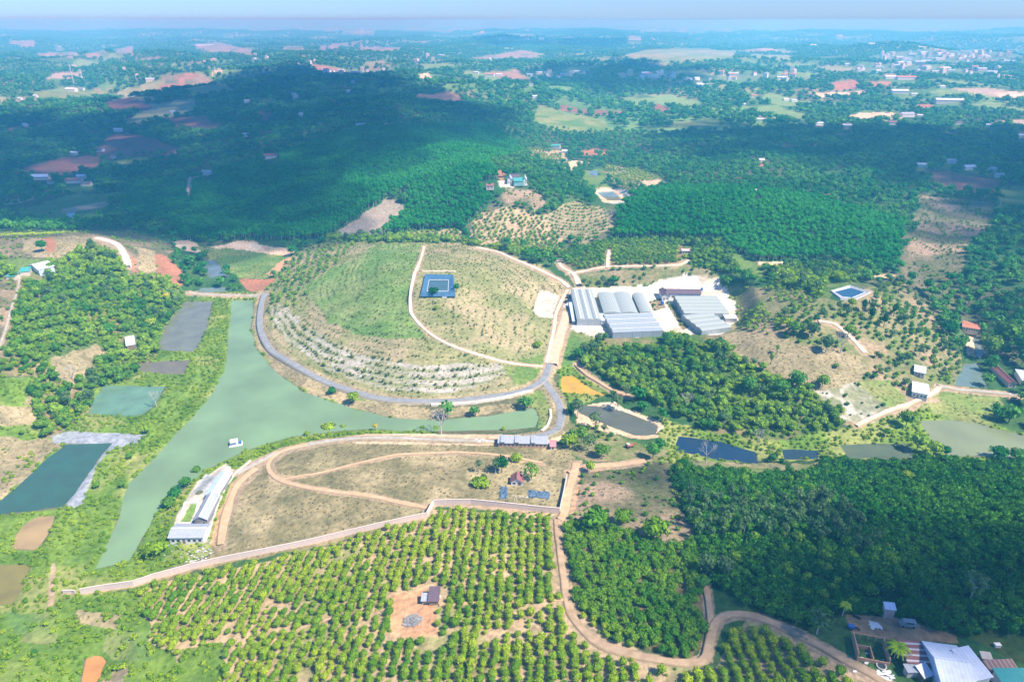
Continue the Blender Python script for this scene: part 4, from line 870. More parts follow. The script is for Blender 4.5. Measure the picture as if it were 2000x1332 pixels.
TREES = [
 (980,922,"deep green round dense tree left of the red roofed shed on the dry hill",8.5,3.2,'deep','round',False), (968,925,"thin white trunked tree touching the deep green tree on the dry hill",8,2,'greygr','thin',True),
 (936,922,"thin pale trunked tree standing alone left of the deep green tree",7,1.8,'greygr','thin',True), (945,938,"small grey green bush behind the lime green shrub on the dry hill",3,1.6,'greygr','round',False),
 (1038,938,"leaning pale trunked tree with airy crown right of the red roofed shed",8.5,4,'hill','thin',True), (938,948,"bright lime green low shrub in the dry grass left of the blue tarps",3.2,4.2,'vivid','low',False),
 (1009,900,"yellowish green low bush above the red roofed shed on the dry hill",4,3.0,'vivid','low',False), (1151,922,"green rounded tree at the bend of the orange track",5.5,2.6,'bank','round',False),
 (1277,1052,"bright green domed tree at the lower end of the scrub patch",9,5,'bank','round',False), (1215,1022,"bright green small tree in the scrub right of the orange track",6,3.6,'bank','round',False), (1168,1030,"wide dull green tree at the left corner of the scrub patch",8,6,'coffee','round',False),
 (1605,757,"round dark green tree alone at the foot of the bare tan slope",8,3.6,'hill','round',False), (1553,765,"tall dark green rounded tree at the lower edge of the bare tan slope",13,4.6,'woods','round',False), (1523,772,"dark green tree left of the tall one under the bare slope",10,4.4,'woods','round',False),
 (1462,765,"dark broad tree at the left foot of the bare tan slope",9,4.5,'woods','round',False), (1505,712,"narrow upright tree standing on the bare tan slope",8,1.7,'hill','cone',False), (1517,690,"smaller narrow upright tree on the upper bare slope",6,1.6,'hill','cone',False), (1632,718,"lone small bush on the right of the bare tan slope",2.6,1.8,'hill','low',False),
 (1641,690,"leafless white limbed tree on the bare tan slope",13,3,'hill','bare',True), (862,848,"leafless white tree on the lakeside bank",14,3,'hill','bare',True), (306,794,"leafless slim white tree at the corner of the green pond",9,3,'hill','bare',True), (1378,905,"leafless white tree on the near bank of the deep blue pond",11,3,'hill','bare',True),
 (1340,800,"leafless grey tree above the narrow grey pond",10,3,'hill','bare',True), (1480,870,"leafless grey tree on the bank over the blue ponds",9,3,'hill','bare',True), (1190,440,"leafless pale tree beside the terraced brown slope",15,3,'hill','bare',True),
 (1595,1238,"grey leafed tree with spreading pale limbs beside the farm track",9,3.6,'greygr','thin',True), (1412,1128,"grey green domed tree right of the track end",9,3.0,'greygr','round',True), (1378,1122,"grey green domed tree at the corner of the coffee block",9,3.3,'greygr','round',True), (1372,1150,"blue green small tree in front of the two domed trees",5,2.4,'woods','round',False),
 (1895,1170,"bare limbed grey tree in the dark slope above the farmhouse",11,3.5,'greygr','thin',True), (1770,938,"light green tree standing out of the dark slope",5,2.6,'bank','round',False),
 (848,577,"small green tree in front of the hilltop reservoir",5.5,3.3,'deep','round',False), (892,570,"dull green tree at the right corner of the hilltop reservoir",6,2.2,'woods','round',False), (1050,678,"round bright green bush on the right of the mound near the kerbed road",4,3.0,'bank','low',False),
 (852,605,"small green bush below the hilltop reservoir",3,1.6,'bank','low',False), (649,768,"round green bush between the lake and the asphalt road",4,2.6,'woods','low',False), (691,788,"tall lime green bamboo clump on the lake bank",7,3.6,'vivid','round',False),
 (642,838,"green bushes clump on the near shore of the lake",3.6,3.8,'bank','low',False), (670,838,"small round green bush beside the clump on the near shore",3,1.6,'bank','low',False), (600,850,"small leafy plant on the near shore at left",2.5,1.6,'bank','low',False), (733,840,"yellow leafed banana plant on the lake shore",4,1.6,'yellow','thin',False),
 (825,840,"small light green bush on the lake shore left of the leafless tree",2.6,1.5,'bank','low',False), (852,841,"low dark green bush at the foot of the leafless lakeside tree",2.2,2.6,'bank','low',False), (983,840,"tiny light bush on the lake shore near the grey shed",2,1.3,'bank','low',False),
 (306,1082,"round bush tree near the corner of the left farm buildings",6,4.5,'bank','round',False), (345,972,"dark leafed tree between the lake and the left farm",5.5,3.2,'woods','round',False), (333,990,"leafy tree at the lake edge below the left farm",5,3.3,'hill','round',False), (362,950,"smaller tree at the lake edge above the left farm",4.5,2.8,'hill','round',False), (385,925,"slim tree on the lake bank above the paved yard",4,2.2,'hill','round',False),
 (1205,800,"leaning thin grey tree at the upper left end of the narrow grey pond",9,3.5,'greygr','thin',True), (1128,812,"thin pale tree at the left tip of the narrow grey pond",10,3.4,'greygr','thin',True), (1162,838,"pale airy tree on the near bank of the narrow grey pond",10,3.4,'greygr','thin',True), (1222,778,"slim pale tree between the yellow pond and the woodland",9,3,'greygr','thin',True),
 (1112,875,"bushy green tree right of the pink hut",8,4.2,'bank','round',False), (1150,880,"airy grey tree right of the bushy one by the pink hut",9,3.6,'greygr','thin',True), (1175,892,"leafy green tree above the orange track",7,4,'hill','round',False), (1135,865,"tall green tree behind the pink hut",9,3.8,'hill','round',False), (1275,895,"dark green tree at the corner of the deep blue pond",8,4,'woods','round',False), (1288,880,"dark slim tree near the right end of the narrow grey pond",7,2.8,'woods','round',False),
 (1955,690,"huge yellowish green tree towering over the drained pond",24,8.0,'hill','round',False), (1928,700,"tall yellow green tree left of the huge one",17,6,'hill','round',False), (1985,700,"tall olive tree right of the huge yellowish one",18,6.5,'woods','round',False), (1850,655,"bright teal green round tree left of the long red roof",10,5.5,'deep','round',False), (1633,553,"bright green broad tree behind the diamond reservoir",10,5.5,'bank','round',False), (1663,602,"bright lime green small tree below the diamond reservoir",7,3,'vivid','round',False),
 (1790,880,"willowy green tree between the two olive ponds",10,4.2,'hill','round',False), (1822,890,"round green tree on the dike of the wide olive pond",8,3.6,'hill','round',False), (1845,892,"small dark tree at the end of the dike",6,2.4,'woods','round',False), (1768,835,"tall green tree at the head of the olive dike",10,4.2,'hill','round',False), (1950,895,"dark tree at the near edge of the wide olive pond",6,4.5,'woods','round',False), (1985,900,"second dark tree at the near edge of the wide olive pond",6,4.5,'woods','round',False),
 (83,492,"dark round tree beside the red earth patch on the left hill",9,4,'woods','round',False), (238,398,"dark round tree alone in the far left meadow",13,5.5,'woods','round',False), (212,655,"dark tree left of the white roof in the hillside wood",8,4.5,'woods','round',False), (296,640,"lime green tree on the lower hillside near the grey pond",7,4,'bank','round',False), (325,585,"orange flowering tree among the green hillside trees",5,3,'yellow','round',False), (145,745,"leafless grey tree in the dry grass of the left hillside",10,3,'hill','bare',True),
 (1550,655,"tall light green tree on the shoulder of the right hill",9,4.2,'hill','round',False), (1585,660,"grey green tree on the crest above the bare slope",10,4.2,'greygr','round',True), (1612,690,"pale trunked tree on the crest above the bare slope",11,3.8,'greygr','round',True), (1655,660,"light green tree on the top path of the right hill",9,3.6,'hill','round',False), (1535,640,"yellow green tree at the left end of the crest",7,3.6,'vivid','round',False), (1700,628,"blue green conical tree on the right hill",10,2.8,'deep','cone',False), (1725,640,"second blue green conical tree on the right hill",10,2.8,'deep','cone',False), (1745,618,"third blue green conical tree farther up the right hill",9,2.6,'deep','cone',False), (1685,610,"fourth blue green conical tree nearest the reservoir",9,2.6,'deep','cone',False),
]
for t in TREES: tree(*t[:3], h=t[3], rx=t[4], leaf=t[5], form=t[6], pale=t[7], name={"bare": "leafless_tree", "cone": "conical_tree", "low": "shrub"}.get(t[6], "broadleaf_tree"))
for (px, py), lb in (((370, 1000), 0),): pass
for px, py in ((372, 1008), (368, 1002)): pass
def palm(px, py, label, h=5, n=11, leaf='vivid', fr=2.6):
    g = G(px, py); r = empty("palm_tree", g); tag(r, label, "palm"); b = MB(); b.tube((0, 0, -.4), (.15, 0, h), .22, .14, 7); b.build("trunk", PALEBARK, r); c = MB(); rg = random.Random(int(px))
    for i in range(n):
        a = i*2*math.pi/n+rg.uniform(-.2, .2); ln = fr*rg.uniform(.85, 1.15); prev = np.array([.15, 0, h]); up = .9
        for k in range(5):
            nx = prev+np.array([math.cos(a), math.sin(a), up])*ln/5; s = np.array([-math.sin(a), math.cos(a), 0])*(.5 if k < 4 else .2)
            d = np.array([0, 0, -.22]); c.add([prev, nx, nx+s+d, prev+s+d], [(0, 1, 2, 3)]); c.add([prev, nx, nx-s+d, prev-s+d], [(0, 3, 2, 1)]); prev = nx; up -= .5
    o = c.build("fronds", FM[leaf], r); at = o.data.attributes.new("leaf", 'FLOAT', 'POINT'); at.data.foreach_set("value", np.full(len(c.v), .6, np.float32)); return r
palm(1746, 1285, "yellow green coconut palm between the brick frame and the striped roof", 4.2, 12, 'vivid', 3.4)
palm(1645, 1202, "small palm at the left corner of the farmyard", 4.5, 7, 'vivid', 2.0)
# banana row on the far left hill crest
_bp = on_ground(np.arange(4, 128, 5.2), 465-np.arange(4, 128, 5.2)*.04)
bproto = None
for i, g in enumerate(_bp):
    if bproto is None:
        bproto = palm(4, 465, "pale green banana plant in the row along the crest of the left hill", 2.6, 8, 'bank', 2.4); bproto.name = "banana_plant"; bproto['category'] = "banana plant"; bproto['group'] = "banana plants along the left hill crest"; q = bproto
    else: q = copy_tree(bproto)
    q.location = g; q.rotation_euler[2] = i*1.3; q.scale = (1, 1, .9+.25*random.random())
# ================================================================ BUILDINGS AND OBJECTS
WHITEWALL = surf("white_render", (.78,.78,.76), (.66,.66,.63), .6, .85); CREAM = surf("cream_wall", (.66,.60,.50), (.56,.50,.42), .6, .9); PINKWALL = surf("pink_wall", (.62,.42,.36), (.55,.38,.32), .6, .9)
BRICK = surf("orange_brick", (.55,.33,.22), (.44,.26,.18), 1.2, .9); GLASS = surf("window_glass", (.03,.04,.05), (.05,.07,.08), .4, .15, .6); DARK = surf("dark_opening", (.03,.03,.035), (.05,.05,.05), .4, .8); TIMBER = surf("timber", (.30,.22,.15), (.22,.16,.11), 1, .9)
STEEL = surf("galvanised_steel", (.50,.52,.54), (.40,.42,.44), 1, .5, .5, .3); CONC = surf("concrete", (.60,.58,.54), (.48,.46,.43), .4, .9)
R_WHITE = ribbed("white_sheet_roof", (.74,.78,.84), (.66,.70,.76), 'X', 1.1, .4); R_GREY = ribbed("grey_sheet_roof", (.40,.43,.48), (.34,.37,.42), 'X', 1.1, .45); R_BLUE = ribbed("pale_blue_roof", (.55,.68,.84), (.48,.60,.76), 'X', 1.1, .45)
R_RED = ribbed("red_sheet_roof", (.31,.12,.12), (.26,.10,.10), 'X', .8, .6, .3, (.30,.20,.18)); R_MAROON = ribbed("maroon_sheet_roof", (.15,.105,.135), (.13,.09,.12), 'X', .8, .6, .3); R_TEAL = ribbed("teal_sheet_roof", (.08,.42,.36), (.07,.36,.31), 'X', 1, .5)
R_STRIPE = ribbed("striped_roof", (.28,.12,.12), (.62,.60,.58), 'Y', 1.9, .6, .3); R_RUST = ribbed("rusty_roof", (.36,.19,.14), (.48,.40,.36), 'X', 1.3, .8, .2); R_TILE = ribbed("terracotta_roof", (.55,.22,.14), (.46,.18,.12), 'X', .6, .8, .2)
FILM = ribbed("greenhouse_film", (.37,.42,.40), (.33,.38,.36), 'X', 1.6, .35, .5, (.44,.48,.44)); FILM2 = ribbed("blue_greenhouse_film", (.31,.37,.41), (.27,.33,.37), 'X', 1.6, .35, .5, (.40,.46,.50)); NETTING = surf("side_netting", (.34,.38,.36), (.27,.31,.29), .5, .8)
def frame(a, b, c, z):
    """three photo pixels on a level z -> origin, angle, length a-b, width a-c"""
    A, B, Cc = [np.array(at_z(*p, z)) for p in (a, b, c)]; u = B-A; L = np.hypot(*u); u /= L; n = np.array([-u[1], u[0]]); W = (Cc-A) @ n; sh = (Cc-A) @ u
    A2 = A+u*sh*.5; return A2, math.atan2(u[1], u[0]), L, W
def windows(parent, x0, x1, yy, z0, z1, n, side=-1, door=None, mat=None):
    step = (x1-x0)/n
    for i in range(n):
        cx_ = x0+step*(i+.5); hw = min(.75, step*.32); m = MB()
        if door == i:
            m.box(cx_-hw*.8, cx_+hw*.8, yy-.05 if side < 0 else yy+.004, yy-.004 if side < 0 else yy+.05, z0-.9, z1); m.build("door", TIMBER, parent); continue
        m.box(cx_-hw, cx_+hw, yy-.06 if side < 0 else yy+.004, yy-.004 if side < 0 else yy+.06, z0, z1); w_ = m.build("window", WHITEWALL, parent)
        q = MB(); q.box(cx_-hw+.1, cx_+hw-.1, yy-.075 if side < 0 else yy+.06, yy-.06 if side < 0 else yy+.075, z0+.1, z1-.1); q.build("pane", GLASS, w_)
def gable(name, label, cat, a, b, c, base, eave, rise, wall, roof, along='x', over=.5, nwin=3, door=1, group=None, gpart=None, ridgecap=None):
    """house with a pitched roof; ridge along the a-b side ('x') or the a-c side ('y')"""
    o, ang, L, W = frame(a, b, c, base+eave); r = empty(name, (o[0], o[1], base), ang); tag(r, label, cat, group)
    m = MB(); m.box(0, L, 0, W, -2.0, eave)
    if along == 'x': m.add([(0, 0, eave), (0, W, eave), (0, W/2, eave+rise-.05), (L, 0, eave), (L, W, eave), (L, W/2, eave+rise-.05)], [(0, 2, 1), (3, 4, 5)])
    else: m.add([(0, 0, eave), (L, 0, eave), (L/2, 0, eave+rise-.05), (0, W, eave), (L, W, eave), (L/2, W, eave+rise-.05)], [(0, 1, 2), (3, 5, 4)])
    m.build("wall", wall, r)
    q = MB(); t = .14; z0 = eave; k = over
    if along == 'x':
        s = rise/(W/2); q.slab([(-k, -k, z0-k*s+.1), (L+k, -k, z0-k*s+.1), (L+k, W/2, z0+rise+.1), (-k, W/2, z0+rise+.1)], t); q.slab([(-k, W/2+.004, z0+rise+.1), (L+k, W/2+.004, z0+rise+.1), (L+k, W+k, z0-k*s+.1), (-k, W+k, z0-k*s+.1)], t)
    else:
        s = rise/(L/2); q.slab([(-k, -k, z0-k*s+.1), (L/2, -k, z0+rise+.1), (L/2, W+k, z0+rise+.1), (-k, W+k, z0-k*s+.1)], t); q.slab([(L/2+.004, -k, z0+rise+.1), (L+k, -k, z0-k*s+.1), (L+k, W+k, z0-k*s+.1), (L/2+.004, W+k, z0+rise+.1)], t)
    rf = q.build("roof", roof, r)
    cp = MB()
    if along == 'x': cp.box(-k, L+k, W/2-.25, W/2+.25, z0+rise+.04, z0+rise+.2)
    else: cp.box(L/2-.25, L/2+.25, -k, W+k, z0+rise+.04, z0+rise+.2)
    cp.build("ridge_cap", ridgecap or roof, rf)
    if nwin: windows(r, .3, L-.3, 0, .9, min(2.2, eave-.3), nwin, -1, door)
    return r, L, W
def shed(name, label, cat, a, b, c, base, ef, eb, wall, roof, over=.4, nwin=0, door=None, group=None):
    """single-pitch shed: front height ef, back height eb"""
    o, ang, L, W = frame(a, b, c, base+(ef+eb)/2); r = empty(name, (o[0], o[1], base), ang); tag(r, label, cat, group); m = MB()
    m.add([(0,0,-1.5),(L,0,-1.5),(L,W,-1.5),(0,W,-1.5),(0,0,ef),(L,0,ef),(L,W,eb),(0,W,eb)], [(0,3,2,1),(4,5,6,7),(0,1,5,4),(1,2,6,5),(2,3,7,6),(3,0,4,7)]); m.build("wall", wall, r)
    k = over; s = (eb-ef)/W; q = MB(); q.slab([(-k,-k,ef-k*s+.16),(L+k,-k,ef-k*s+.16),(L+k,W+k,eb+k*s+.16),(-k,W+k,eb+k*s+.16)], .12); q.build("roof", roof, r)
    if nwin: windows(r, .3, L-.3, 0, .9, min(2.1, ef-.3), nwin, -1, door)
    return r, L, W
def greenhouse(label, a, b, c, base, eave, rise, spans, along='y', film=FILM, front=FILM2, vents=True, arch=True):
    o, ang, L, W = frame(a, b, c, base+eave); r = empty("greenhouse", (o[0], o[1], base), ang); tag(r, label, "greenhouse")
    S = L if along == 'y' else W; D_ = W if along == 'y' else L; w_ = S/spans; K = 8 if arch else 2
    P3 = (lambda s, d, z: (s, d, z)) if along == 'y' else (lambda s, d, z: (d, s, z))
    for i in range(spans):
        m = MB(); pr = []
        for k in range(K+1):
            t = k/K; hh = math.sin(math.pi*t)**.8*rise if arch else (1-abs(2*t-1))*rise; pr.append((w_*(i+t), eave+hh))
        for k in range(K):
            (s0, z0), (s1, z1) = pr[k], pr[k+1]; qd = [P3(s0, 0, z0), P3(s1, 0, z1), P3(s1, D_, z1), P3(s0, D_, z0)]; m.slab(qd, .1)
        for d in (0.0, D_):
            n = len(m.v); m.v += [P3(s, d, z) for s, z in pr]+[P3(pr[0][0], d, eave-.1), P3(pr[-1][0], d, eave-.1)]; m.f.append(tuple([n+j for j in range(K+1)]+[n+K+2, n+K+1])); m.m.append(0)
        bay = m.build("roof_bay", film, r)
        if vents:
            v = MB(); s = w_*(i+.5); v.slab([P3(s-.35, .3, eave+rise+.12), P3(s+.35, .3, eave+rise+.12), P3(s+.35, D_-.3, eave+rise+.12), P3(s-.35, D_-.3, eave+rise+.12)], .1); v.build("ridge_vent", WHITEWALL, bay)
        gt = MB(); gt.slab([P3(w_*i-.15, 0, eave+.12), P3(w_*i+.15, 0, eave+.12), P3(w_*i+.15, D_, eave+.12), P3(w_*i-.15, D_, eave+.12)], .2); gt.build("gutter", STEEL, r)
    q = MB(); q.box(0, L, -.06, .06, -1.5, eave-.11); q.build("front_wall", front, r); q = MB(); q.box(0, L, W-.06, W+.06, -1.5, eave-.11); q.build("back_wall", front, r)
    q = MB(); q.box(-.05, .05, .07, W-.07, -1.5, eave-.11); q.build("side_wall", NETTING, r); q = MB(); q.box(L-.05, L+.05, .07, W-.07, -1.5, eave-.11); q.build("side_wall", NETTING, r)
    n = max(2, int(L/6)); q = MB()
    for i in range(n+1): q.tube((L*i/n, -.12, -1.5), (L*i/n, -.12, eave), .09, .09, 5)
    for i in range(int(W/6)+1): q.tube((-.12, 6*i, -1.5), (-.12, 6*i, eave), .09, .09, 5)
    q.build("posts", STEEL, r).name = "post_frame"; return r
Z = 12.0
greenhouse("long pale greenhouse nearest the kerbed road, bays running away from the viewer", (1119, 625), (1166, 625), (1122, 566), Z, 4.2, .9, 3)
greenhouse("two bay arched grey greenhouse in the middle of the left cluster", (1180, 612), (1247, 612), (1167, 572), Z, 4.4, 1.1, 2, vents=False)
greenhouse("narrow single arched grey greenhouse at the right end of the left cluster", (1252, 612), (1275, 612), (1235, 574), Z, 4.2, 1.2, 1, vents=False)
greenhouse("wide low blue grey greenhouse in front, four bays with white ridge strips running sideways", (1193, 650), (1292, 646), (1181, 614), Z, 4.0, 1.1, 4, along='x', film=FILM2, arch=False)
greenhouse("large flat greenhouse of the right cluster behind the lower one", (1343, 612), (1431, 612), (1309, 578), Z, 4.4, .9, 5, along='x', vents=False)
greenhouse("lower greenhouse of the right cluster beside the white canopy", (1366, 647), (1424, 640), (1336, 615), Z, 4.0, .8, 4, along='x', vents=False)
shed("link_shed", "white roofed link shed between the long greenhouse and the wide low one", "shed", (1169, 626), (1182, 626), (1168, 613), Z, 3.6, 3.8, WHITEWALL, R_WHITE)
shed("blue_panel_shed", "pale blue lean-to on the left side of the long greenhouse", "shed", (1114, 626), (1118.5, 626), (1116, 592), Z, 2.4, 3.2, FILM2, R_BLUE)
shed("canopy", "small white canopy sticking out on the right of the lower greenhouse", "canopy", (1419, 622), (1441, 622), (1412, 615), Z, 3.2, 3.4, STEEL, R_WHITE)
gable("farm_office", "long building with dark purple roof behind the right greenhouses", "building", (1305, 573), (1371, 574), (1297, 564), Z+1, 4, 1.6, WHITEWALL, R_MAROON, nwin=9, door=3)
gable("gate_house", "small white walled porch block at the left end of the purple roof", "building", (1292, 577), (1306, 577), (1289, 565), Z+.5, 4, 1.4, WHITEWALL, R_MAROON, along='y', nwin=2, door=0)
def box_thing(name, label, cat, px, py, l, w_, h, mat, rot=0, dz=0, extra=None):
    g = G(px, py); r = empty(name, (g[0], g[1], g[2]+dz), R(rot)); tag(r, label, cat); return r
def tank(label, px, py, rad, h, mat, dz=0):
    g = G(px, py); r = empty("water_tank", (g[0], g[1], g[2]+dz)); tag(r, label, "tank"); b = MB()
    b.tube((0, 0, 1.2), (0, 0, 1.2+h), rad, rad, 14); b.tube((0, 0, 1.2+h), (0, 0, 1.5+h), rad, rad*.3, 14); b.build("barrel", mat, r)
    s = MB(); [s.tube((dx*rad*.7, dy*rad*.7, -.8), (dx*rad*.7, dy*rad*.7, 1.2), .08, .08, 5) for dx in (-1, 1) for dy in (-1, 1)]; s.build("stand", STEEL, r)
BLUE = surf("blue_plastic", (.04,.16,.45), (.03,.12,.36), .8, .4, .5); WHITEP = surf("white_plastic", (.82,.82,.80), (.72,.72,.70), .8, .5, .5)
tank("blue water tank in the white yard between the greenhouse clusters", 1293, 596, 1.3, 1.6, BLUE); tank("small dark blue tank on the white cutting right of the purple roof", 1370, 570, 1.0, 1.8, BLUE)
# left farm
SHADEDWALL = surf('shaded_wall', (.30,.30,.31), (.22,.22,.23), .6, .9)  # pale farm walls darkened: shade below the eaves put into the colour
FB = 3.2
gable("farm_building", "wide grey roofed building at the near end of the left farm", "farm building", (333, 1049), (399, 1048), (342, 1024), FB, 3.4, 1.3, WHITEWALL, R_GREY, nwin=6, door=2, ridgecap=WHITEWALL)
gable("farm_building", "long grey roofed building with white ridge beside the lawn of the left farm", "farm building", (384, 1014), (408, 1013), (400, 967), FB, 3.6, 1.6, SHADEDWALL, R_GREY, along='y', nwin=2, door=0, ridgecap=WHITEWALL)
gable("farm_building", "long pale blue roofed building at the far end of the left farm", "farm building", (402, 965), (424, 965), (432, 923), FB, 3.4, .9, SHADEDWALL, R_BLUE, along='y', nwin=2, door=1)
def kerb_ring(name, label, cat, px, z, h, t, mat):
    w_ = np.array([at_z(a, b, z) for a, b in P(px)]); c = w_.mean(0); b = MB(); n = len(w_)
    inn = c+(w_-c)*(1-t/np.hypot(*(w_-c).T).mean())
    for i in range(n):
        j = (i+1) % n; b.add([(*w_[i], z+h), (*w_[j], z+h), (*inn[j], z+h), (*inn[i], z+h), (*w_[i], z-.5), (*w_[j], z-.5), (*inn[j], z-.5), (*inn[i], z-.5)], [(0,1,2,3),(0,4,5,1),(3,2,6,7)])
    return tag(b.build(name, mat), label, cat)
kerb_ring("lawn_kerb", "white low wall round the green lawn of the left farm", "kerb", "347,1023 360,981 387,981 377,1023", FB+.1, .5, .7, WHITEWALL)
def litter(name, label, cat, px, py, r, n, mat, h=.35, sx=1., seed=0):
    g = G(px, py); rg = random.Random(seed+int(px)); b = MB()
    for i in range(n):
        a = rg.uniform(0, 6.28); d = r*math.sqrt(rg.random()); x = math.cos(a)*d*sx; y = math.sin(a)*d; s = rg.uniform(.25, .8); z = hz(g[0]+x, g[1]+y)-g[2]
        q = [np.array([x+s*math.cos(a+k*1.57+rg.uniform(-.3, .3)), y+s*math.sin(a+k*1.57)*.7, z+h*rg.uniform(.2, 1)*(1-d/r*.6)+.06]) for k in range(4)]; b.slab(q, .08, 0)
    o = b.build(name, mat); o.location = g; return tag(o, label, cat)
litter("scrap_heap", "heap of scrap sheets in front of the near building of the left farm", "scrap", 366, 1070, 6, 40, R_GREY, .8, 1.8)
litter("rubble", "grey rubble pile at the foot of the left farm", "rubble", 385, 1085, 4, 50, CONC, .6, 1.6)
g = G(390, 962); b = MB(); b.tube((0, 0, -.3), (0, 0, .25), 1.6, 1.6, 20); o = b.build("pond_basin", surf("algae_basin", (.16,.17,.06), (.12,.13,.05), 1, .3)); o.location = g; tag(o, "round green basin in the paved yard of the left farm", "basin")
# lakeside shed
r, L, W = shed("long_shed", "very long grey flat roofed shed on the lakeside road", "shed", (974, 864), (1070, 866), (974, 852), 3.4, 2.6, 3.1, BRICK, R_GREY, nwin=12, door=5)
for t in (.0, .29, .62):
    q = MB(); q.box(L*t+1, L*t+3.4, -.6, W+.6, 3.25, 3.55); q.build("raised_vent", R_GREY, r)
gable("hut", "small hut with pink roof at the right end of the long grey shed", "hut", (1075, 871), (1084, 871), (1075, 860), 3.4, 2.2, 1.0, WHITEWALL, surf("pink_roof", (.62,.26,.28), (.55,.24,.25), 1), nwin=1, door=0)
# red shed, tarps
g = G(1012, 938); gable("field_hut", "red roofed hut with white gable standing in the dry grass", "hut", (1002, 940), (1024, 941), (996, 928), g[2], 2.4, 2.0, WHITEWALL, R_RED, along='y', nwin=2, door=1)
TARP = surf("blue_black_tarp", (.03,.07,.13), (.16,.24,.34), .9, .3, .6)  # navy sheet; paler mottling paints in the highlights on its crumples
def tarp(label, pxs, name="tarpaulin", mat=None, h=.7, res=14, hump=1):
    q = on_ground(*P(pxs).T); b = MB(); V = []; c0 = q.mean(0)
    for i in range(res+1):
        for j in range(res+1):
            u, v = i/res, j/res; p = (q[0]*(1-u)+q[1]*u)*(1-v)+(q[3]*(1-u)+q[2]*u)*v; e = min(u, 1-u, v, 1-v)
            p = p+np.array([vnoise(np.array([u*5]), np.array([v*5]), 3)[0]-.5, vnoise(np.array([u*5]), np.array([v*5]), 8)[0]-.5, 0])*(1.2 if e == 0 else .2)
            V.append((p[0]-c0[0], p[1]-c0[1], hz(p[0], p[1])-c0[2]+.1+h*(vnoise(np.array([p[0]*.8]), np.array([p[1]*.8]), 5)[0])*min(1, e*5*hump+.15)))
    F = [(i*(res+1)+j, (i+1)*(res+1)+j, (i+1)*(res+1)+j+1, i*(res+1)+j+1) for i in range(res) for j in range(res)]; o = mesh_obj(name, V, F, mat or TARP, smooth=False); o.location = c0
    md = o.modifiers.new("thick", 'SOLIDIFY'); md.thickness = .06; return tag(o, label, "tarpaulin")
tarp("small upright patch of crumpled blue black tarpaulin below the red roofed hut", "974,974 989,974 991,951 978,951"); tarp("long strip of crumpled blue black tarpaulin right of the small one", "1032,971 1071,975 1074,961 1032,957")
litter("litter", "grey torn sheet scraps between the two tarpaulins", "scrap", 1011, 972, 2.2, 14, CONC, .3, 2.2); litter("sand_heap", "white heap of bags left of the long grey shed", "heap", 938, 861, 2.2, 30, WHITEP, 1.2, 1.8)
# hilltop reservoirs
PALEG = surf('pale_gravel', (.52,.50,.47), (.40,.38,.35), .6, .9)
def reservoir(nm, label, outer, inner, lv, zr, lin, wcol, drop=1.6):
    A = np.array([at_z(a, b, zr) for a, b in P(outer)]); B = np.array([at_z(a, b, lv) for a, b in P(inner)]); n = len(A); b = MB(); c = A.mean(0); O = c+(A-c)*1.10
    r = empty(nm, (c[0], c[1], zr)); tag(r, label, "reservoir"); W0 = lambda p, z: (p[0]-c[0], p[1]-c[1], z-zr)
    for i in range(n): j = (i+1) % n; b.add([W0(A[i], zr+.55), W0(A[j], zr+.55), W0(B[j], lv), W0(B[i], lv)], [(0, 1, 2, 3)])
    b.build("liner", lin, r); q = MB()
    for i in range(n): j = (i+1) % n; q.add([W0(O[i], zr-1.6), W0(O[j], zr-1.6), W0(A[j], zr+.60), W0(A[i], zr+.60)], [(0, 1, 2, 3)])
    q.build("rim_bank", lin if nm == 'hilltop_reservoir' else PALEG, r)
    w_ = MB(); w_.v = [W0(p, lv+.06) for p in c+(B-c)*1.01] ; w_.f = tri_fan([(p[0], p[1]) for p in B]); w_.m = [0]*len(w_.f); w_.build("water", water_mat("water_"+nm, wcol), r)
    e = MB()
    for i in range(n): j = (i+1) % n; a_, b_ = W0(B[i], lv+.12), W0(B[j], lv+.12); e.tube(a_, b_, .15, .15, 4)
    e.build("edge_line", WHITEP, r); return r
reservoir("hilltop_reservoir", "square reservoir with dark blue liner and white water line on top of the mound", "823,573 887,573 884,538 831,537", "834,569 875,569 876,547 838,547", 33.9, 34.6, surf("blue_liner", (.05,.13,.23), (.07,.17,.29), .5, .35, .5), (.07,.15,.18))
reservoir("diamond_reservoir", "diamond shaped deep blue reservoir with pale rim on the right hill", "1642,584 1668,586 1700,571 1660,558 1622,569", "1646,580 1664,582 1690,571 1661,562 1630,570", 35.0, 35.5, surf("grey_liner", (.42,.45,.48), (.32,.35,.38), .5, .5), (.02,.10,.20))
o = MB().box(-2.2, 2.2, -1.6, 1.6, 0, 2.2).build("net_hut", surf("green_net", (.05,.40,.28), (.04,.34,.24), 1, .7)); g = G(843, 576); o.location = (g[0], g[1], g[2]-.1); tag(o, "green shade net shelter at the near left corner of the hilltop reservoir", "shelter")
for px, lb in ((853, "small white pump box beside the green shade net shelter"), (868, "white slab box in front of the hilltop reservoir")):
    g = G(px, 577 if px < 860 else 581); b = MB(); b.box(-1.5, 1.5, -.8, .8, -.3, .9); b.box(-1.65, 1.65, -.95, .95, .9, 1.0); o = b.build("pump_box", WHITEP); o.location = g; tag(o, lb, "box")
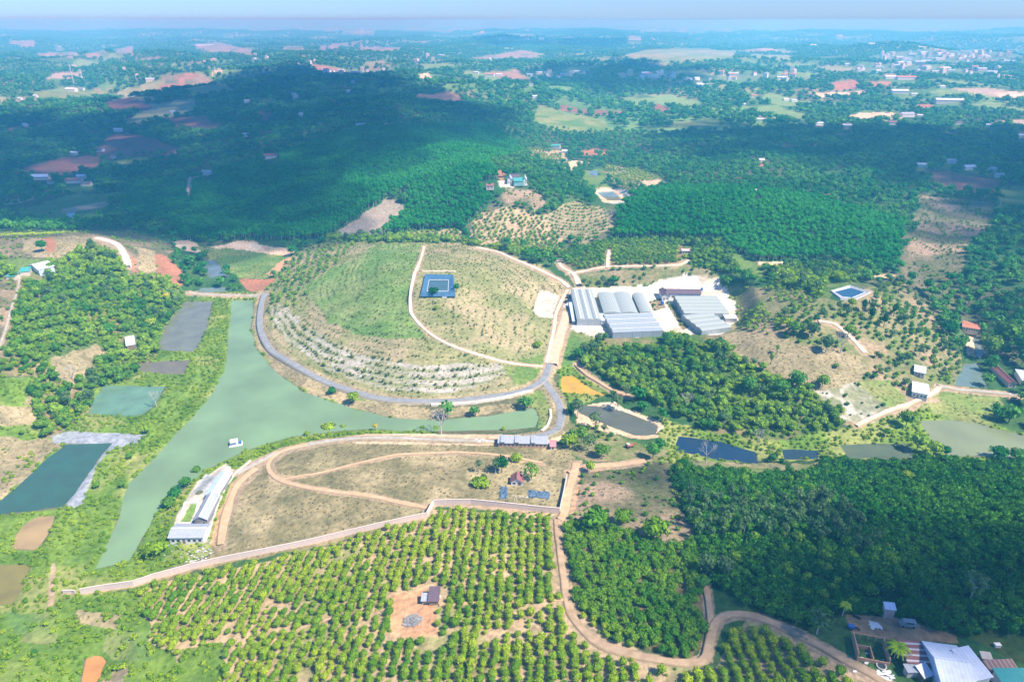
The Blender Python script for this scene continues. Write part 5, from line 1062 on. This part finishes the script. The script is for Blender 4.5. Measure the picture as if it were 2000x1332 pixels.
# walls
def wall_run(name, label, cat, pts, h, t, mat, cap=None, post=None, z_extra=0, base=None):
    g = on_ground(*P(pts).T)[:, :2]; c = [g[0]]
    for i in range(len(g)-1):
        n = max(1, int(np.hypot(*(g[i+1]-g[i]))/3)); c += [g[i]+(g[i+1]-g[i])*k/n for k in range(1, n+1)]
    c = np.array(c); d = np.gradient(c, axis=0); d /= np.linalg.norm(d, axis=1)[:, None]; nr = np.stack([-d[:, 1], d[:, 0]], 1)*t/2; zz = H(c[:, 0], c[:, 1]); zz = np.convolve(np.pad(zz, 2, mode='edge'), np.ones(5)/5, 'valid')
    n = len(c); o0 = c[0]; V = []
    for s, z in ((-1, -1.2), (1, -1.2), (1, h), (-1, h)): V += [(p[0]-o0[0], p[1]-o0[1], q-zz[0]+z) for p, q in zip(c+nr*s, zz)]
    F = [];
    for i in range(n-1):
        for a in range(4): bb = (a+1) % 4; F.append((a*n+i, a*n+i+1, bb*n+i+1, bb*n+i))
    F += [(0, n, 2*n, 3*n), (n-1, 4*n-1, 3*n-1, 2*n-1)]; r = empty(name, (o0[0], o0[1], zz[0])); tag(r, label, cat); mesh_obj("panel_run", V, F, mat, r)
    if cap:
        V = []; 
        for s, z in ((-1.5, h+.004), (1.5, h+.004), (1.5, h+.16), (-1.5, h+.16)): V += [(p[0]-o0[0], p[1]-o0[1], q-zz[0]+z) for p, q in zip(c+nr*s, zz)]
        mesh_obj("coping", V, F, cap, r)
    if post:
        q = MB()
        for i in range(0, n, post): x_, y_ = c[i]-o0; z_ = zz[i]-zz[0]; q.box(x_-t, x_+t, y_-t, y_+t, z_-1, z_+h+.25)
        q.build("pillars", cap or mat, r).name = "pillar_run"
    return r
BLOCK = surf("pinkish_block_wall", (.74,.61,.54), (.66,.54,.48), 1.2, .9); 
wall_run("block_wall", "long pinkish block wall between the dry hill and the orchard, left of the step", "wall", "158,1160 205,1152 262,1144 300,1131 370,1112 430,1098 520,1080 600,1064 700,1040 780,1022 834,1010", 2.6, .3, BLOCK, BLOCK)
wall_run("block_wall", "short pinkish wall jogging up to the upper run", "wall", "834,1010 840,998 847,987", 2.6, .3, BLOCK, BLOCK)
wall_run("block_wall", "straight pinkish wall run above the orchard trees", "wall", "847,987 920,985 1000,993 1093,1002", 2.8, .3, BLOCK, BLOCK)
wall_run("block_wall", "pale wall climbing beside the orange track", "wall", "1093,1002 1101,965 1107,935", 2.0, .3, CONC, CONC)
wall_run("block_wall", "broken pink end piece of wall at far lower left", "wall", "124,1159 140,1158 148,1159", 1.6, .3, BLOCK, BLOCK)
wall_run("retaining_wall", "low pale stone edging below the asphalt road at the lake", "retaining wall", "842,792 880,791 930,787 980,779 1015,770 1040,764", 1.0, 1.6, surf("pale_stone", (.78,.72,.62), (.66,.58,.47), .8, .9))
wall_run("retaining_wall", "curving pale stone edging inside the road loop", "retaining wall", "1075,800 1076,815 1070,832 1058,842", .8, 1.2, surf("pale_stone_edge", (.74,.68,.58), (.60,.53,.43), .8, .9))
wall_run("farm_edge_wall", "low whitish wall on the right of the left farm buildings", "wall", "404,1055 412,1030 425,990 440,955 460,925 490,900", .8, .5, surf("whitewash", (.80,.72,.62), (.7,.6,.5), .8, .9))
wall_run("reservoir_bund", "pale earth bund along the far side of the hilltop reservoir", "bund", "824,531 850,531 872,531 890,532", .9, 1.4, surf("pale_bund", (.80,.66,.48), (.70,.56,.40), .8, .9))
# hilltop villa
g = G(1000, 356); zv = g[2]
gable("villa", "white villa with steep front gable on the far hilltop", "villa", (992, 351), (1001, 351), (990, 346), zv, 4.4, 2.8, WHITEWALL, R_GREY, along='y', nwin=2, door=1)
gable("villa_wing", "long low grey roofed wing behind the white villa", "villa wing", (1001, 346), (1018, 346), (995, 341), zv+.5, 4, 1.6, WHITEWALL, R_MAROON, nwin=4, door=None)
shed("teal_frame_house", "teal netted frame structure right of the white villa", "structure", (1003, 354), (1022, 354), (1004, 347), zv, 3.6, 3.8, surf("teal_net", (.10,.45,.40), (.40,.55,.50), .4, .7), R_TEAL)
gable("gate_tower", "narrow white tower with pointed top right of the teal frame", "tower", (1023, 351), (1028, 351), (1023, 347), zv, 4.6, 2.6, WHITEWALL, WHITEWALL, along='y', nwin=1, door=None)
shed("store_shed", "grey roofed shed in the trees left of the villa", "shed", (950, 363), (964, 363), (950, 359), G(957, 363)[2], 3, 3.4, CREAM, R_RED, nwin=2, door=0)
# houses
def house(label, px, py, wpx, dpx, eave, rise, wall, roof, along='x', nwin=3, name="house", skew=0, cat="house", door=1, yo=0):
    g = G(px, py+dpx*.5); k = 1333.33/project(g[0], g[1], g[2])[2]*eave
    return gable(name, label, cat, (px-wpx/2, py+dpx/2-0), (px+wpx/2, py+dpx/2+skew), (px-wpx/2, py-dpx/2), g[2], eave, rise, wall, roof, along, .5, nwin, door if nwin else None)
g = G(80, 545); gable("hill_house", "tall pale blue roofed house on the left hill", "house", (62, 521), (82, 530), (78, 508), g[2], 5.5, 2.0, R_BLUE, R_WHITE, along='y', nwin=2, door=1)
shed("teal_lean_to", "teal roofed lean-to at the foot of the pale blue hill house", "lean-to", (40, 531), (58, 529), (40, 524), G(48, 534)[2], 2.6, 3.0, CREAM, R_TEAL)
shed("yard_roof", "low pale green roof at the left edge beside the hillside path", "shed", (14, 540), (32, 539), (14, 535), G(24, 541)[2], 2.2, 2.6, CREAM, R_TEAL)
shed("wood_cabin", "white sheet roof half hidden in the trees of the left hillside", "cabin", (248, 674), (264, 671), (244, 660), G(256, 672)[2]+.2, 3.2, 4.2, TIMBER, R_WHITE)
gable("pond_house", "small house with striped pale roof above the grey roofed one on the right", "house", (1784, 724), (1804, 728), (1790, 713), G(1796, 730)[2], 3.0, 1.0, CREAM, R_WHITE, nwin=3)
gable("pond_house", "large grey white roofed house at the farm road on the right", "house", (1782, 764), (1812, 770), (1783, 745), G(1798, 772)[2], 3.6, 1.3, WHITEWALL, R_WHITE, nwin=4)
gable("red_roofed_barn", "long red roofed barn beside the fish pond at the right edge", "barn", (1957, 747), (1972, 748), (1949, 715), G(1962, 748)[2], 3.2, 1.4, CREAM, R_RED, along='y', nwin=2)
gable("red_roofed_longhouse", "long low red roofed building above the drained pond", "building", (1883, 638), (1915, 643), (1877, 630), G(1897, 640)[2], 2.8, 1.2, CREAM, R_TILE, nwin=6)
shed("blue_roof_hut", "pale blue roofed hut at the right edge under the tall trees", "hut", (1990, 742), (2006, 744), (1992, 724), G(1998, 742)[2], 3, 3.8, WHITEWALL, R_BLUE)
house("pale hut with white front in the orchard right of centre", 1339, 488, 16, 4, 3, .8, CREAM, surf("faded_roof", (.62,.48,.44), (.5,.38,.34), 1), name="orchard_hut")
# bottom right farmyard
ZB = 33.0
gable("farmhouse", "big white roofed farmhouse with large smooth roof in the near right corner", "farmhouse", (1848, 1342), (1918, 1352), (1797, 1252), ZB, 4.2, 2.4, R_BLUE, R_WHITE, nwin=4, over=.3)
shed("farmhouse_wing", "white roofed wing joined to the right of the big farmhouse", "wing", (1900, 1325), (1930, 1318), (1868, 1272), ZB, 4.0, 5.6, WHITEWALL, R_WHITE)
shed("striped_barn", "open barn with maroon and white striped roof left of the farmhouse", "barn", (1768, 1291), (1810, 1294), (1762, 1253), ZB, 3.0, 3.5, TIMBER, R_STRIPE)
shed("water_store", "small grey tank house in front of the striped barn", "shed", (1771, 1311), (1797, 1310), (1771, 1299), ZB, 2.4, 2.6, CONC, R_GREY)
shed("tilted_sheet_shed", "tilted grey sheet shelter between the striped barn and the farmhouse", "shelter", (1800, 1322), (1815, 1316), (1797, 1302), ZB, 2.2, 3.2, TIMBER, R_WHITE)
shed("teal_roofed_shed", "teal green roofed shed in the very corner", "shed", (1962, 1345), (2030, 1345), (1948, 1308), ZB, 3.4, 3.9, WHITEWALL, R_TEAL)
shed("rusty_shed", "rusty patched roof shed behind the teal one", "shed", (1932, 1307), (1985, 1305), (1924, 1292), ZB, 2.8, 3.2, TIMBER, R_RUST)
shed("brick_privy", "narrow pink brick hut with white tilted roof at the top of the yard", "hut", (1729, 1187), (1749, 1189), (1727, 1178), 33.2, 3.6, 4.3, PINKWALL, R_WHITE, over=.2)
def ruin():
    o, ang, L, W = frame((1668, 1288), (1731, 1300), (1668, 1246), ZB); r = empty("roofless_brick_frame", (o[0], o[1], ZB), ang); tag(r, "roofless brick walled pen of pillars left of the palm", "brick pen")
    for nm, bx in (("front_wall", (0, L, 0, .25, -2, 1.3)), ("side_wall", (0, .25, .26, W, -2, 2.6)), ("side_wall", (L-.25, L, .26, W, -2, 2.6)), ("partition", (L*.48, L*.48+.2, .26, W*.6, -1, 1.6)), ("back_beam", (.26, L-.26, W-.25, W, 2.2, 2.5)), ("partition", (.26, L*.48-.01, W*.55, W*.55+.2, -1, 1.5))): MB().box(*bx).build(nm, BRICK, r)
    for i in range(1, 4): MB().box(L*i/4-.15, L*i/4+.15, W-.25, W+.02, -1, 2.19).build("pillar", BRICK, r)
ruin()
def vehicle(name, label, cat, px, py, rot, col, l=4.4, w_=1.8, h=1.5, van=False):
    g = G(px, py); r = empty(name, (g[0], g[1], g[2]+.25), R(rot)); tag(r, label, cat); bm_ = MB(); hb_ = .85 if not van else .95
    pr = [(-l/2, .3), (-l/2, hb_), (-l/2+(.1 if van else .5), hb_+.05), (-l/2+(.2 if van else .9), h), (l/2-(.9 if van else 1.5), h), (l/2-(.4 if van else .95), hb_+.1), (l/2, hb_-.05), (l/2, .3)]
    n = len(pr); w2 = w_/2; V = [(x_, -w2*(1 if z_ < 1 else .86), z_) for x_, z_ in pr]+[(x_, w2*(1 if z_ < 1 else .86), z_) for x_, z_ in pr]
    bm_.add(V, [tuple(range(n-1, -1, -1)), tuple(range(n, 2*n))]+[(i, i+n, (i+1) % n+n, (i+1) % n) for i in range(n)][:0]+[(i, (i+1) % n, (i+1) % n+n, i+n) for i in range(n)]); bm_.build("body", col, r)
    for s in (-1, 1):
        m = MB(); y_ = s*(w2*.93+.02); m.slab([(-l/2+1.0, y_-.03, h-.08), (l/2-1.6, y_-.03, h-.08), (l/2-1.6, y_+.03, h-.08), (-l/2+1.0, y_+.03, h-.08)], .42); m.build("side_window", GLASS, r)
        for fx in (-l/2+.8, l/2-.8): MB().tube((fx, s*w2-.12, .32), (fx, s*w2+.1, .32), .33, .33, 12).build("wheel", DARK, r)
    MB().slab([(l/2-1.5, -w2*.75, h+.02), (l/2-.95, -w2*.75, hb_+.16), (l/2-.95, w2*.75, hb_+.16), (l/2-1.5, w2*.75, h+.02)], .03).build("windscreen", GLASS, r)
    MB().slab([(-l/2+.5, -w2*.75, h*.9), (-l/2+.9, -w2*.75, h+.03), (-l/2+.9, w2*.75, h+.03), (-l/2+.5, w2*.75, h*.9)], .03).build("rear_window", GLASS, r); return r
vehicle("car", "dark car parked on the gravel, the upper of the two beside the greenhouse", "car", 1110, 582, 62, surf("dark_paint", (.05,.05,.055), (.07,.07,.075), 1, .3, .6), h=1.7)
vehicle("car", "black car parked on the gravel, the lower of the two beside the greenhouse", "car", 1106, 591, 66, surf("black_paint", (.03,.03,.035), (.05,.05,.05), 1, .3, .6), h=1.7)
vehicle("van", "old grey van parked at the top edge of the farmyard", "van", 1771, 1222, 172, surf("grey_paint", (.36,.38,.38), (.28,.30,.30), 1, .5, .4), 4.6, 1.9, 2.0, True)
def tractor(px, py):
    g = G(px, py); r = empty("tractor", g, R(25)); tag(r, "small red and orange tractor parked below the narrow grey pond", "tractor"); OR = surf("orange_paint", (.55,.16,.05), (.45,.13,.05), 1, .5); RD = surf("red_paint", (.45,.08,.07), (.35,.07,.06), 1, .5)
    MB().box(-.2, 2.0, -.45, .45, .8, 1.5).build("bonnet", OR, r); b = MB(); b.box(-1.6, -.2, -.7, .7, .9, 1.5); b.build("chassis", RD, r); b = MB(); b.box(-1.5, -.1, -.8, .8, 2.4, 2.55); [b.tube((x_, y_, 1.4), (x_, y_, 2.4), .05, .05, 5) for x_ in (-1.4, -.2) for y_ in (-.7, .7)]; b.build("canopy", WHITEP, r)
    for x_, y_, q in ((-1.1, -.95, .8), (-1.1, .95, .8), (1.5, -.7, .45), (1.5, .7, .45)): MB().tube((x_, y_-.15, q), (x_, y_+.15, q), q, q, 14).build("wheel", DARK, r)
    b = MB(); b.tube((2.0, 0, 1.0), (3.4, 0, 1.9), .12, .1, 6); b.box(3.2, 3.8, -.7, .7, .9, 1.7); b.build("loader_arm", OR, r)
tractor(1229, 874)
def cart():
    g = G(1668, 1229); r = empty("motor_tricycle", g, R(-15)); tag(r, "dark three wheeler with blue box on the farmyard", "tricycle"); MB().box(-1.8, -.1, -.65, .65, .7, 1.5).build("cargo_box", BLUE, r); b = MB(); b.box(-.1, 1.0, -.2, .2, .7, 1.05); b.tube((1.0, 0, .9), (1.3, 0, .45), .06, .06, 6); b.tube((.9, -.4, 1.2), (.9, .4, 1.2), .04, .04, 5); b.build("frame", DARK, r)
    for x_, y_ in ((-1.0, -.7), (-1.0, .7), (1.3, 0)): MB().tube((x_, y_-.07, .35), (x_, y_+.07, .35), .35, .35, 12).build("wheel", DARK, r)
cart()
tarp("white torn cloth spread on the bare farmyard", "1700,1227 1723,1228 1714,1216 1697,1213", "cloth", WHITEP, .12, 10, .3)
g = G(1673, 1205); b = MB(); b.box(-1.2, 1.2, -.3, .3, 0, .45); b.box(-1.1, 1.1, -.5, -.3, .3, .9); o = b.build("black_bench", DARK); o.location = g; o.rotation_euler[2] = R(-40); tag(o, "black low bench near the left corner of the farmyard", "bench")
g = G(1721, 1302); b = MB(); b.tube((0, 0, -.3), (0, 0, .55), 1.3, 1.4, 18); b.tube((0, 0, .56), (0, 0, .58), 1.1, 1.1, 18, 1); o = b.build("round_basin", [CREAM, GLASS]); o.location = g; tag(o, "round cream basin on the verge below the brick pen", "basin")
litter("litter_heap", "white heap of litter on the verge beside the farm track", "litter", 1729, 1318, 1.8, 40, WHITEP, .3, 1.3); litter("litter", "scattered bits of litter along the farm track verge", "litter", 1700, 1300, 4.5, 12, WHITEP, .1, 1.6); litter("litter", "scattered bits of litter by the fork of the farm track", "litter", 1540, 1225, 6, 8, WHITEP, .1, 1.6)
shed("cream_awning", "small cream awning roof in the weeds right of the farmhouse wing", "awning", (1920, 1283), (1936, 1285), (1916, 1275), G(1928, 1284)[2], 1.6, 2.0, TIMBER, CREAM); g = G(1947, 1262); b = MB(); b.box(-.8, .8, -.5, .5, 0, .9); b.box(-.9, .9, -.6, .6, .9, 1.0); o = b.build("white_crate", WHITEP); o.location = g; tag(o, "white crate in the weeds above the farmhouse", "crate")
# orchard clearing
shed("orchard_shed", "maroon roofed shed at the corner of the orchard clearing", "shed", (838, 1172), (856, 1172), (840, 1148), G(848, 1168)[2], 2.4, 3.0, TIMBER, R_MAROON, nwin=2, door=0); shed("frame_shelter", "grey netted shelter attached left of the maroon roofed shed", "shelter", (824, 1172), (837, 1172), (826, 1160), G(832, 1170)[2], 1.9, 2.2, NETTING, R_GREY)
litter("ash_heap", "grey heap of ash and branches in the middle of the bare clearing", "heap", 806, 1212, 3.0, 130, surf("ash", (.34,.34,.34), (.16,.16,.16), 1.5, .95), .7, 1.1); tank("cream tank right of the maroon roofed shed", 859, 1168, .6, .9, CREAM, -1.0)
# raft
g = at_z(461, 868, 0.0); r = empty("pump_raft", (g[0], g[1], 0), R(20)); tag(r, "white and pale blue pump raft floating by the near shore of the lake", "raft"); MB().box(-3.2, 3.2, -2, 2, -.2, .3).build("deck", WHITEP, r); b = MB(); b.slab([(-2.6, -1.6, 2.3), (1.2, -1.6, 2.3), (1.2, 1.6, 2.7), (-2.6, 1.6, 2.7)], .1); b.build("roof", R_WHITE, r); b = MB(); [b.tube((x_, y_, .3), (x_, y_, 2.3), .06, .06, 5) for x_ in (-2.4, 1.0) for y_ in (-1.4, 1.4)]; b.build("post_frame", STEEL, r); MB().box(1.5, 2.8, -.8, .8, .3, 1.3).build("pump", BLUE, r)
# lattice mast, poles
def mast(px, py, h, label):
    g = G(px, py); r = empty("radio_mast", g); tag(r, label, "mast"); b = MB(); k = h/8
    for a in range(3):
        c_, s_ = math.cos(a*2.094), math.sin(a*2.094); b.tube((c_*2.2, s_*2.2, -1), (c_*.5, s_*.5, h), .35, .25, 4)
    for i in range(8):
        for a in range(3):
            r0 = 2.2-1.7*i/8; r1 = 2.2-1.7*(i+1)/8; b.tube((math.cos(a*2.094)*r0, math.sin(a*2.094)*r0, i*k), (math.cos((a+1)*2.094)*r1, math.sin((a+1)*2.094)*r1, (i+1)*k), .2, .2, 4)
    b.build("lattice", WHITEP, r); MB().tube((0, 0, h), (0, 0, h+5), .2, .1, 5).build("antenna", WHITEP, r)
mast(146, 170, 62, "tall pale lattice mast on the far left ridge"); mast(161, 155, 30, "shorter pale mast right of the tall lattice mast")
g0 = G(1950, 412); b = MB(); b.tube((0, 0, -1), (0, 0, 12), .3, .2, 6); b.tube((-1, 0, 11), (1, 0, 11), .12, .12, 4); o = b.build("power_pole", CONC); o.location = g0; tag(o, "concrete power pole at the edge of the dark meadow", "pole")
# far houses, each told by its roof and neighbours
HM = {'w': R_WHITE, 'g': R_GREY, 'b': R_BLUE, 'r': R_RED, 't': R_TILE, 'm': R_MAROON, 'e': R_TEAL}
for i, (px, py, w_, d_, rf, lb) in enumerate(FARH):
    g = G(px, py); dep = project(*g)[2]; L = w_*dep/1333.33; W = min(max(L*.5, 7), 24); ev = 4.2 if L < 25 else 6; rz = random.uniform(-.25, .25)
    r = empty("house", (g[0], g[1], g[2]), rz); tag(r, lb, "house"); b = MB(); b.box(-L/2, L/2, -W/2, W/2, -4, ev); rs = min(W*.22, 3)
    b.add([(-L/2, -W/2, ev), (-L/2, W/2, ev), (-L/2, 0, ev+rs-.05), (L/2, -W/2, ev), (L/2, W/2, ev), (L/2, 0, ev+rs-.05)], [(0, 2, 1), (3, 4, 5)]); b.build("wall", WHITEWALL if rf != 'm' else CREAM, r)
    q = MB(); q.slab([(-L/2-.6, -W/2-.6, ev-.2), (L/2+.6, -W/2-.6, ev-.2), (L/2+.6, 0, ev+rs), (-L/2-.6, 0, ev+rs)], .15); q.slab([(-L/2-.6, .005, ev+rs), (L/2+.6, .005, ev+rs), (L/2+.6, W/2+.6, ev-.2), (-L/2-.6, W/2+.6, ev-.2)], .15); q.build("roof", HM[rf], r)
# towns: house prototypes copied out, each one an object
def town_proto(nm, L, W, h, rs, roof, wall):
    b = MB(); b.box(-L/2, L/2, -W/2, W/2, -5, h, 0)
    if rs: b.slab([(-L/2-.5, -W/2-.5, h), (L/2+.5, -W/2-.5, h), (L/2+.5, 0, h+rs), (-L/2-.5, 0, h+rs)], .2, 1); b.slab([(-L/2-.5, .01, h+rs), (L/2+.5, .01, h+rs), (L/2+.5, W/2+.5, h), (-L/2-.5, W/2+.5, h)], .2, 1)
    else: b.box(-L/2-.2, L/2+.2, -W/2-.2, W/2+.2, h+.01, h+.5, 1); b.box(-2, 2, -2, 2, h+.5, h+2.5, 0)
    return b.build(nm, [wall, roof], link=False)
TP = [town_proto("town_house", 16, 9, 5, 2.2, R_WHITE, WHITEWALL), town_proto("town_house", 12, 8, 7, 2, R_TILE, WHITEWALL), town_proto("town_house", 9, 11, 10, 0, WHITEWALL, WHITEWALL), town_proto("town_house", 22, 10, 5, 2.2, R_BLUE, CREAM), town_proto("town_house", 14, 9, 4, 2, R_GREY, WHITEWALL), town_proto("town_house", 11, 9, 13, 0, WHITEWALL, CREAM)]
TOWNS = [(1850,112,130,12,105,"white house in the dense far town at upper right","houses of the far town at upper right",1.35), (1760,135,90,9,20,"house in the loose edge of the far town at upper right","houses at the loose edge of the far town",1.3), (1880,142,60,6,14,"house in the row below the far town","houses in the row below the far town",1.2),
 (1090,147,60,5,20,"white house in the village strip on the central far ridge","houses of the central ridge village",1.1), (1270,150,75,6,20,"white house in the village right of the central ridge","houses of the village right of the ridge",1.1), (1480,150,75,6,18,"house in the straggling village right of centre","houses of the straggling village right of centre",1.2), (1370,160,50,6,10,"house between the two right villages","houses between the two right villages",1.1),
 (700,142,70,6,20,"white house in the village behind the dark left ridge","houses of the village behind the dark left ridge",1.1), (560,125,80,8,10,"scattered farmhouse on the far left plain","farmhouses of the far left plain",1.1), (870,110,90,14,12,"scattered farmhouse on the plain at centre","farmhouses of the plain at centre",1.3), (180,145,120,16,10,"scattered farmhouse on the light left slopes","farmhouses of the light left slopes",1.0), (1200,72,260,9,14,"faint building on the plain near the horizon","faint buildings near the horizon",2.6), (820,60,200,6,8,"faint building on the horizon left of centre","faint buildings on the horizon left of centre",2.6), (1620,85,120,8,8,"faint hall on the plain left of the far town","faint halls left of the far town",2.0),(630,215,140,30,7,"pale roof in the dark woods of the left ridge","pale roofs in the dark woods of the left ridge",.8)]
rt = random.Random(5)
for cx_, cy_, hw, hh, n, lb, gp, sc in TOWNS:
    pts = [(cx_+hw*rt.uniform(-1, 1), cy_+hh*rt.gauss(0, .8)) for _ in range(n)]; gs = on_ground([p[0] for p in pts], [max(p[1], 44) for p in pts])
    for g in gs:
        if g[1] > 14000: continue
        q = D.objects.new("town_house", rt.choice(TP).data); COL.objects.link(q); q.location = (g[0], g[1], g[2]); s = sc*rt.uniform(.7, 1.2); q.scale = (s, s, s*.95); q.rotation_euler = (0, 0, rt.uniform(-.6, .6)); tag(q, lb, "house", gp)
# ================================================================ CLOUDS above the frame (their shadows lie on the hills) AND HAZE
def ico2(sub=2):
    import bmesh
    bm = bmesh.new(); bmesh.ops.create_icosphere(bm, subdivisions=sub, radius=1); v = np.array([q.co[:] for q in bm.verts]); f = [tuple(l.index for l in q.verts) for q in bm.faces]; bm.free(); return v, f
CLOUD_Z = 1100.0
cm, nd, lk = newmat("cloud_vapour")
d = nd.new("ShaderNodeBsdfDiffuse"); d.inputs[0].default_value = (.95, .95, .95, 1); t = nd.new("ShaderNodeBsdfTransparent"); ms = nd.new("ShaderNodeMixShader"); ms.inputs[0].default_value = CLOUD_OPAQ
lk.new(t.outputs[0], ms.inputs[1]); lk.new(d.outputs[0], ms.inputs[2]); out(nd, lk, ms.outputs[0])
iv, if_ = ICO[2]
for poly in CLOUD_SHADOWS:
    p = P(poly); g = np.array([at_z(a, b, 25.0) for a, b in p]); x0, y0 = g.min(0); x1, y1 = g.max(0)
    area = (x1-x0)*(y1-y0); st = max(26.0, math.sqrt(area/900))
    gx, gy = np.meshgrid(np.arange(x0, x1, st), np.arange(y0, y1, st)); gx = gx.ravel()+RNG.uniform(-.4, .4, gx.size)*st; gy = gy.ravel()+RNG.uniform(-.4, .4, gy.size)*st
    m = inside(g, gx, gy); gx, gy = gx[m], gy[m]; ed = edge_dist(g, gx, gy); m = RNG.random(len(gx)) < .12+ed/(70 if area < 4e5 else 130); gx, gy, ed = gx[m], gy[m], ed[m]
    off = sv*(CLOUD_Z-25)/sv[2]; V = []; F = []
    for a, b, e in zip(gx, gy, ed):
        r = min(st*random.uniform(.7, 1.25), e*.9+st*.45); s = np.array([r, r, r*.45]); base = len(V)*0+sum(len(q) for q in V)
        V.append(iv*s*(1+.15*(RNG.random((len(iv), 1))-.5))+np.array([a+off[0], b+off[1], CLOUD_Z+random.uniform(-.3, .3)*r])); F += [tuple(i+base for i in q) for q in if_]
    if V: tag(mesh_obj("cloud", np.concatenate(V), F, cm, smooth=True), kind='structure')
hm, nd, lk = newmat("air_haze")
pv = nd.new("ShaderNodeVolumePrincipled"); pv.inputs['Color'].default_value = (*HAZE_COLOR, 1); pv.inputs['Density'].default_value = HAZE_DENSITY; pv.inputs['Anisotropy'].default_value = 0.0; pv.inputs['Absorption Color'].default_value = (.68, .22, 1, 1)
o = nd.new("ShaderNodeOutputMaterial"); lk.new(pv.outputs[0], o.inputs['Volume'])
hb = MB().box(-75000, 75000, -400, 64000, -60, 206).build("haze", hm); tag(hb, kind='stuff')
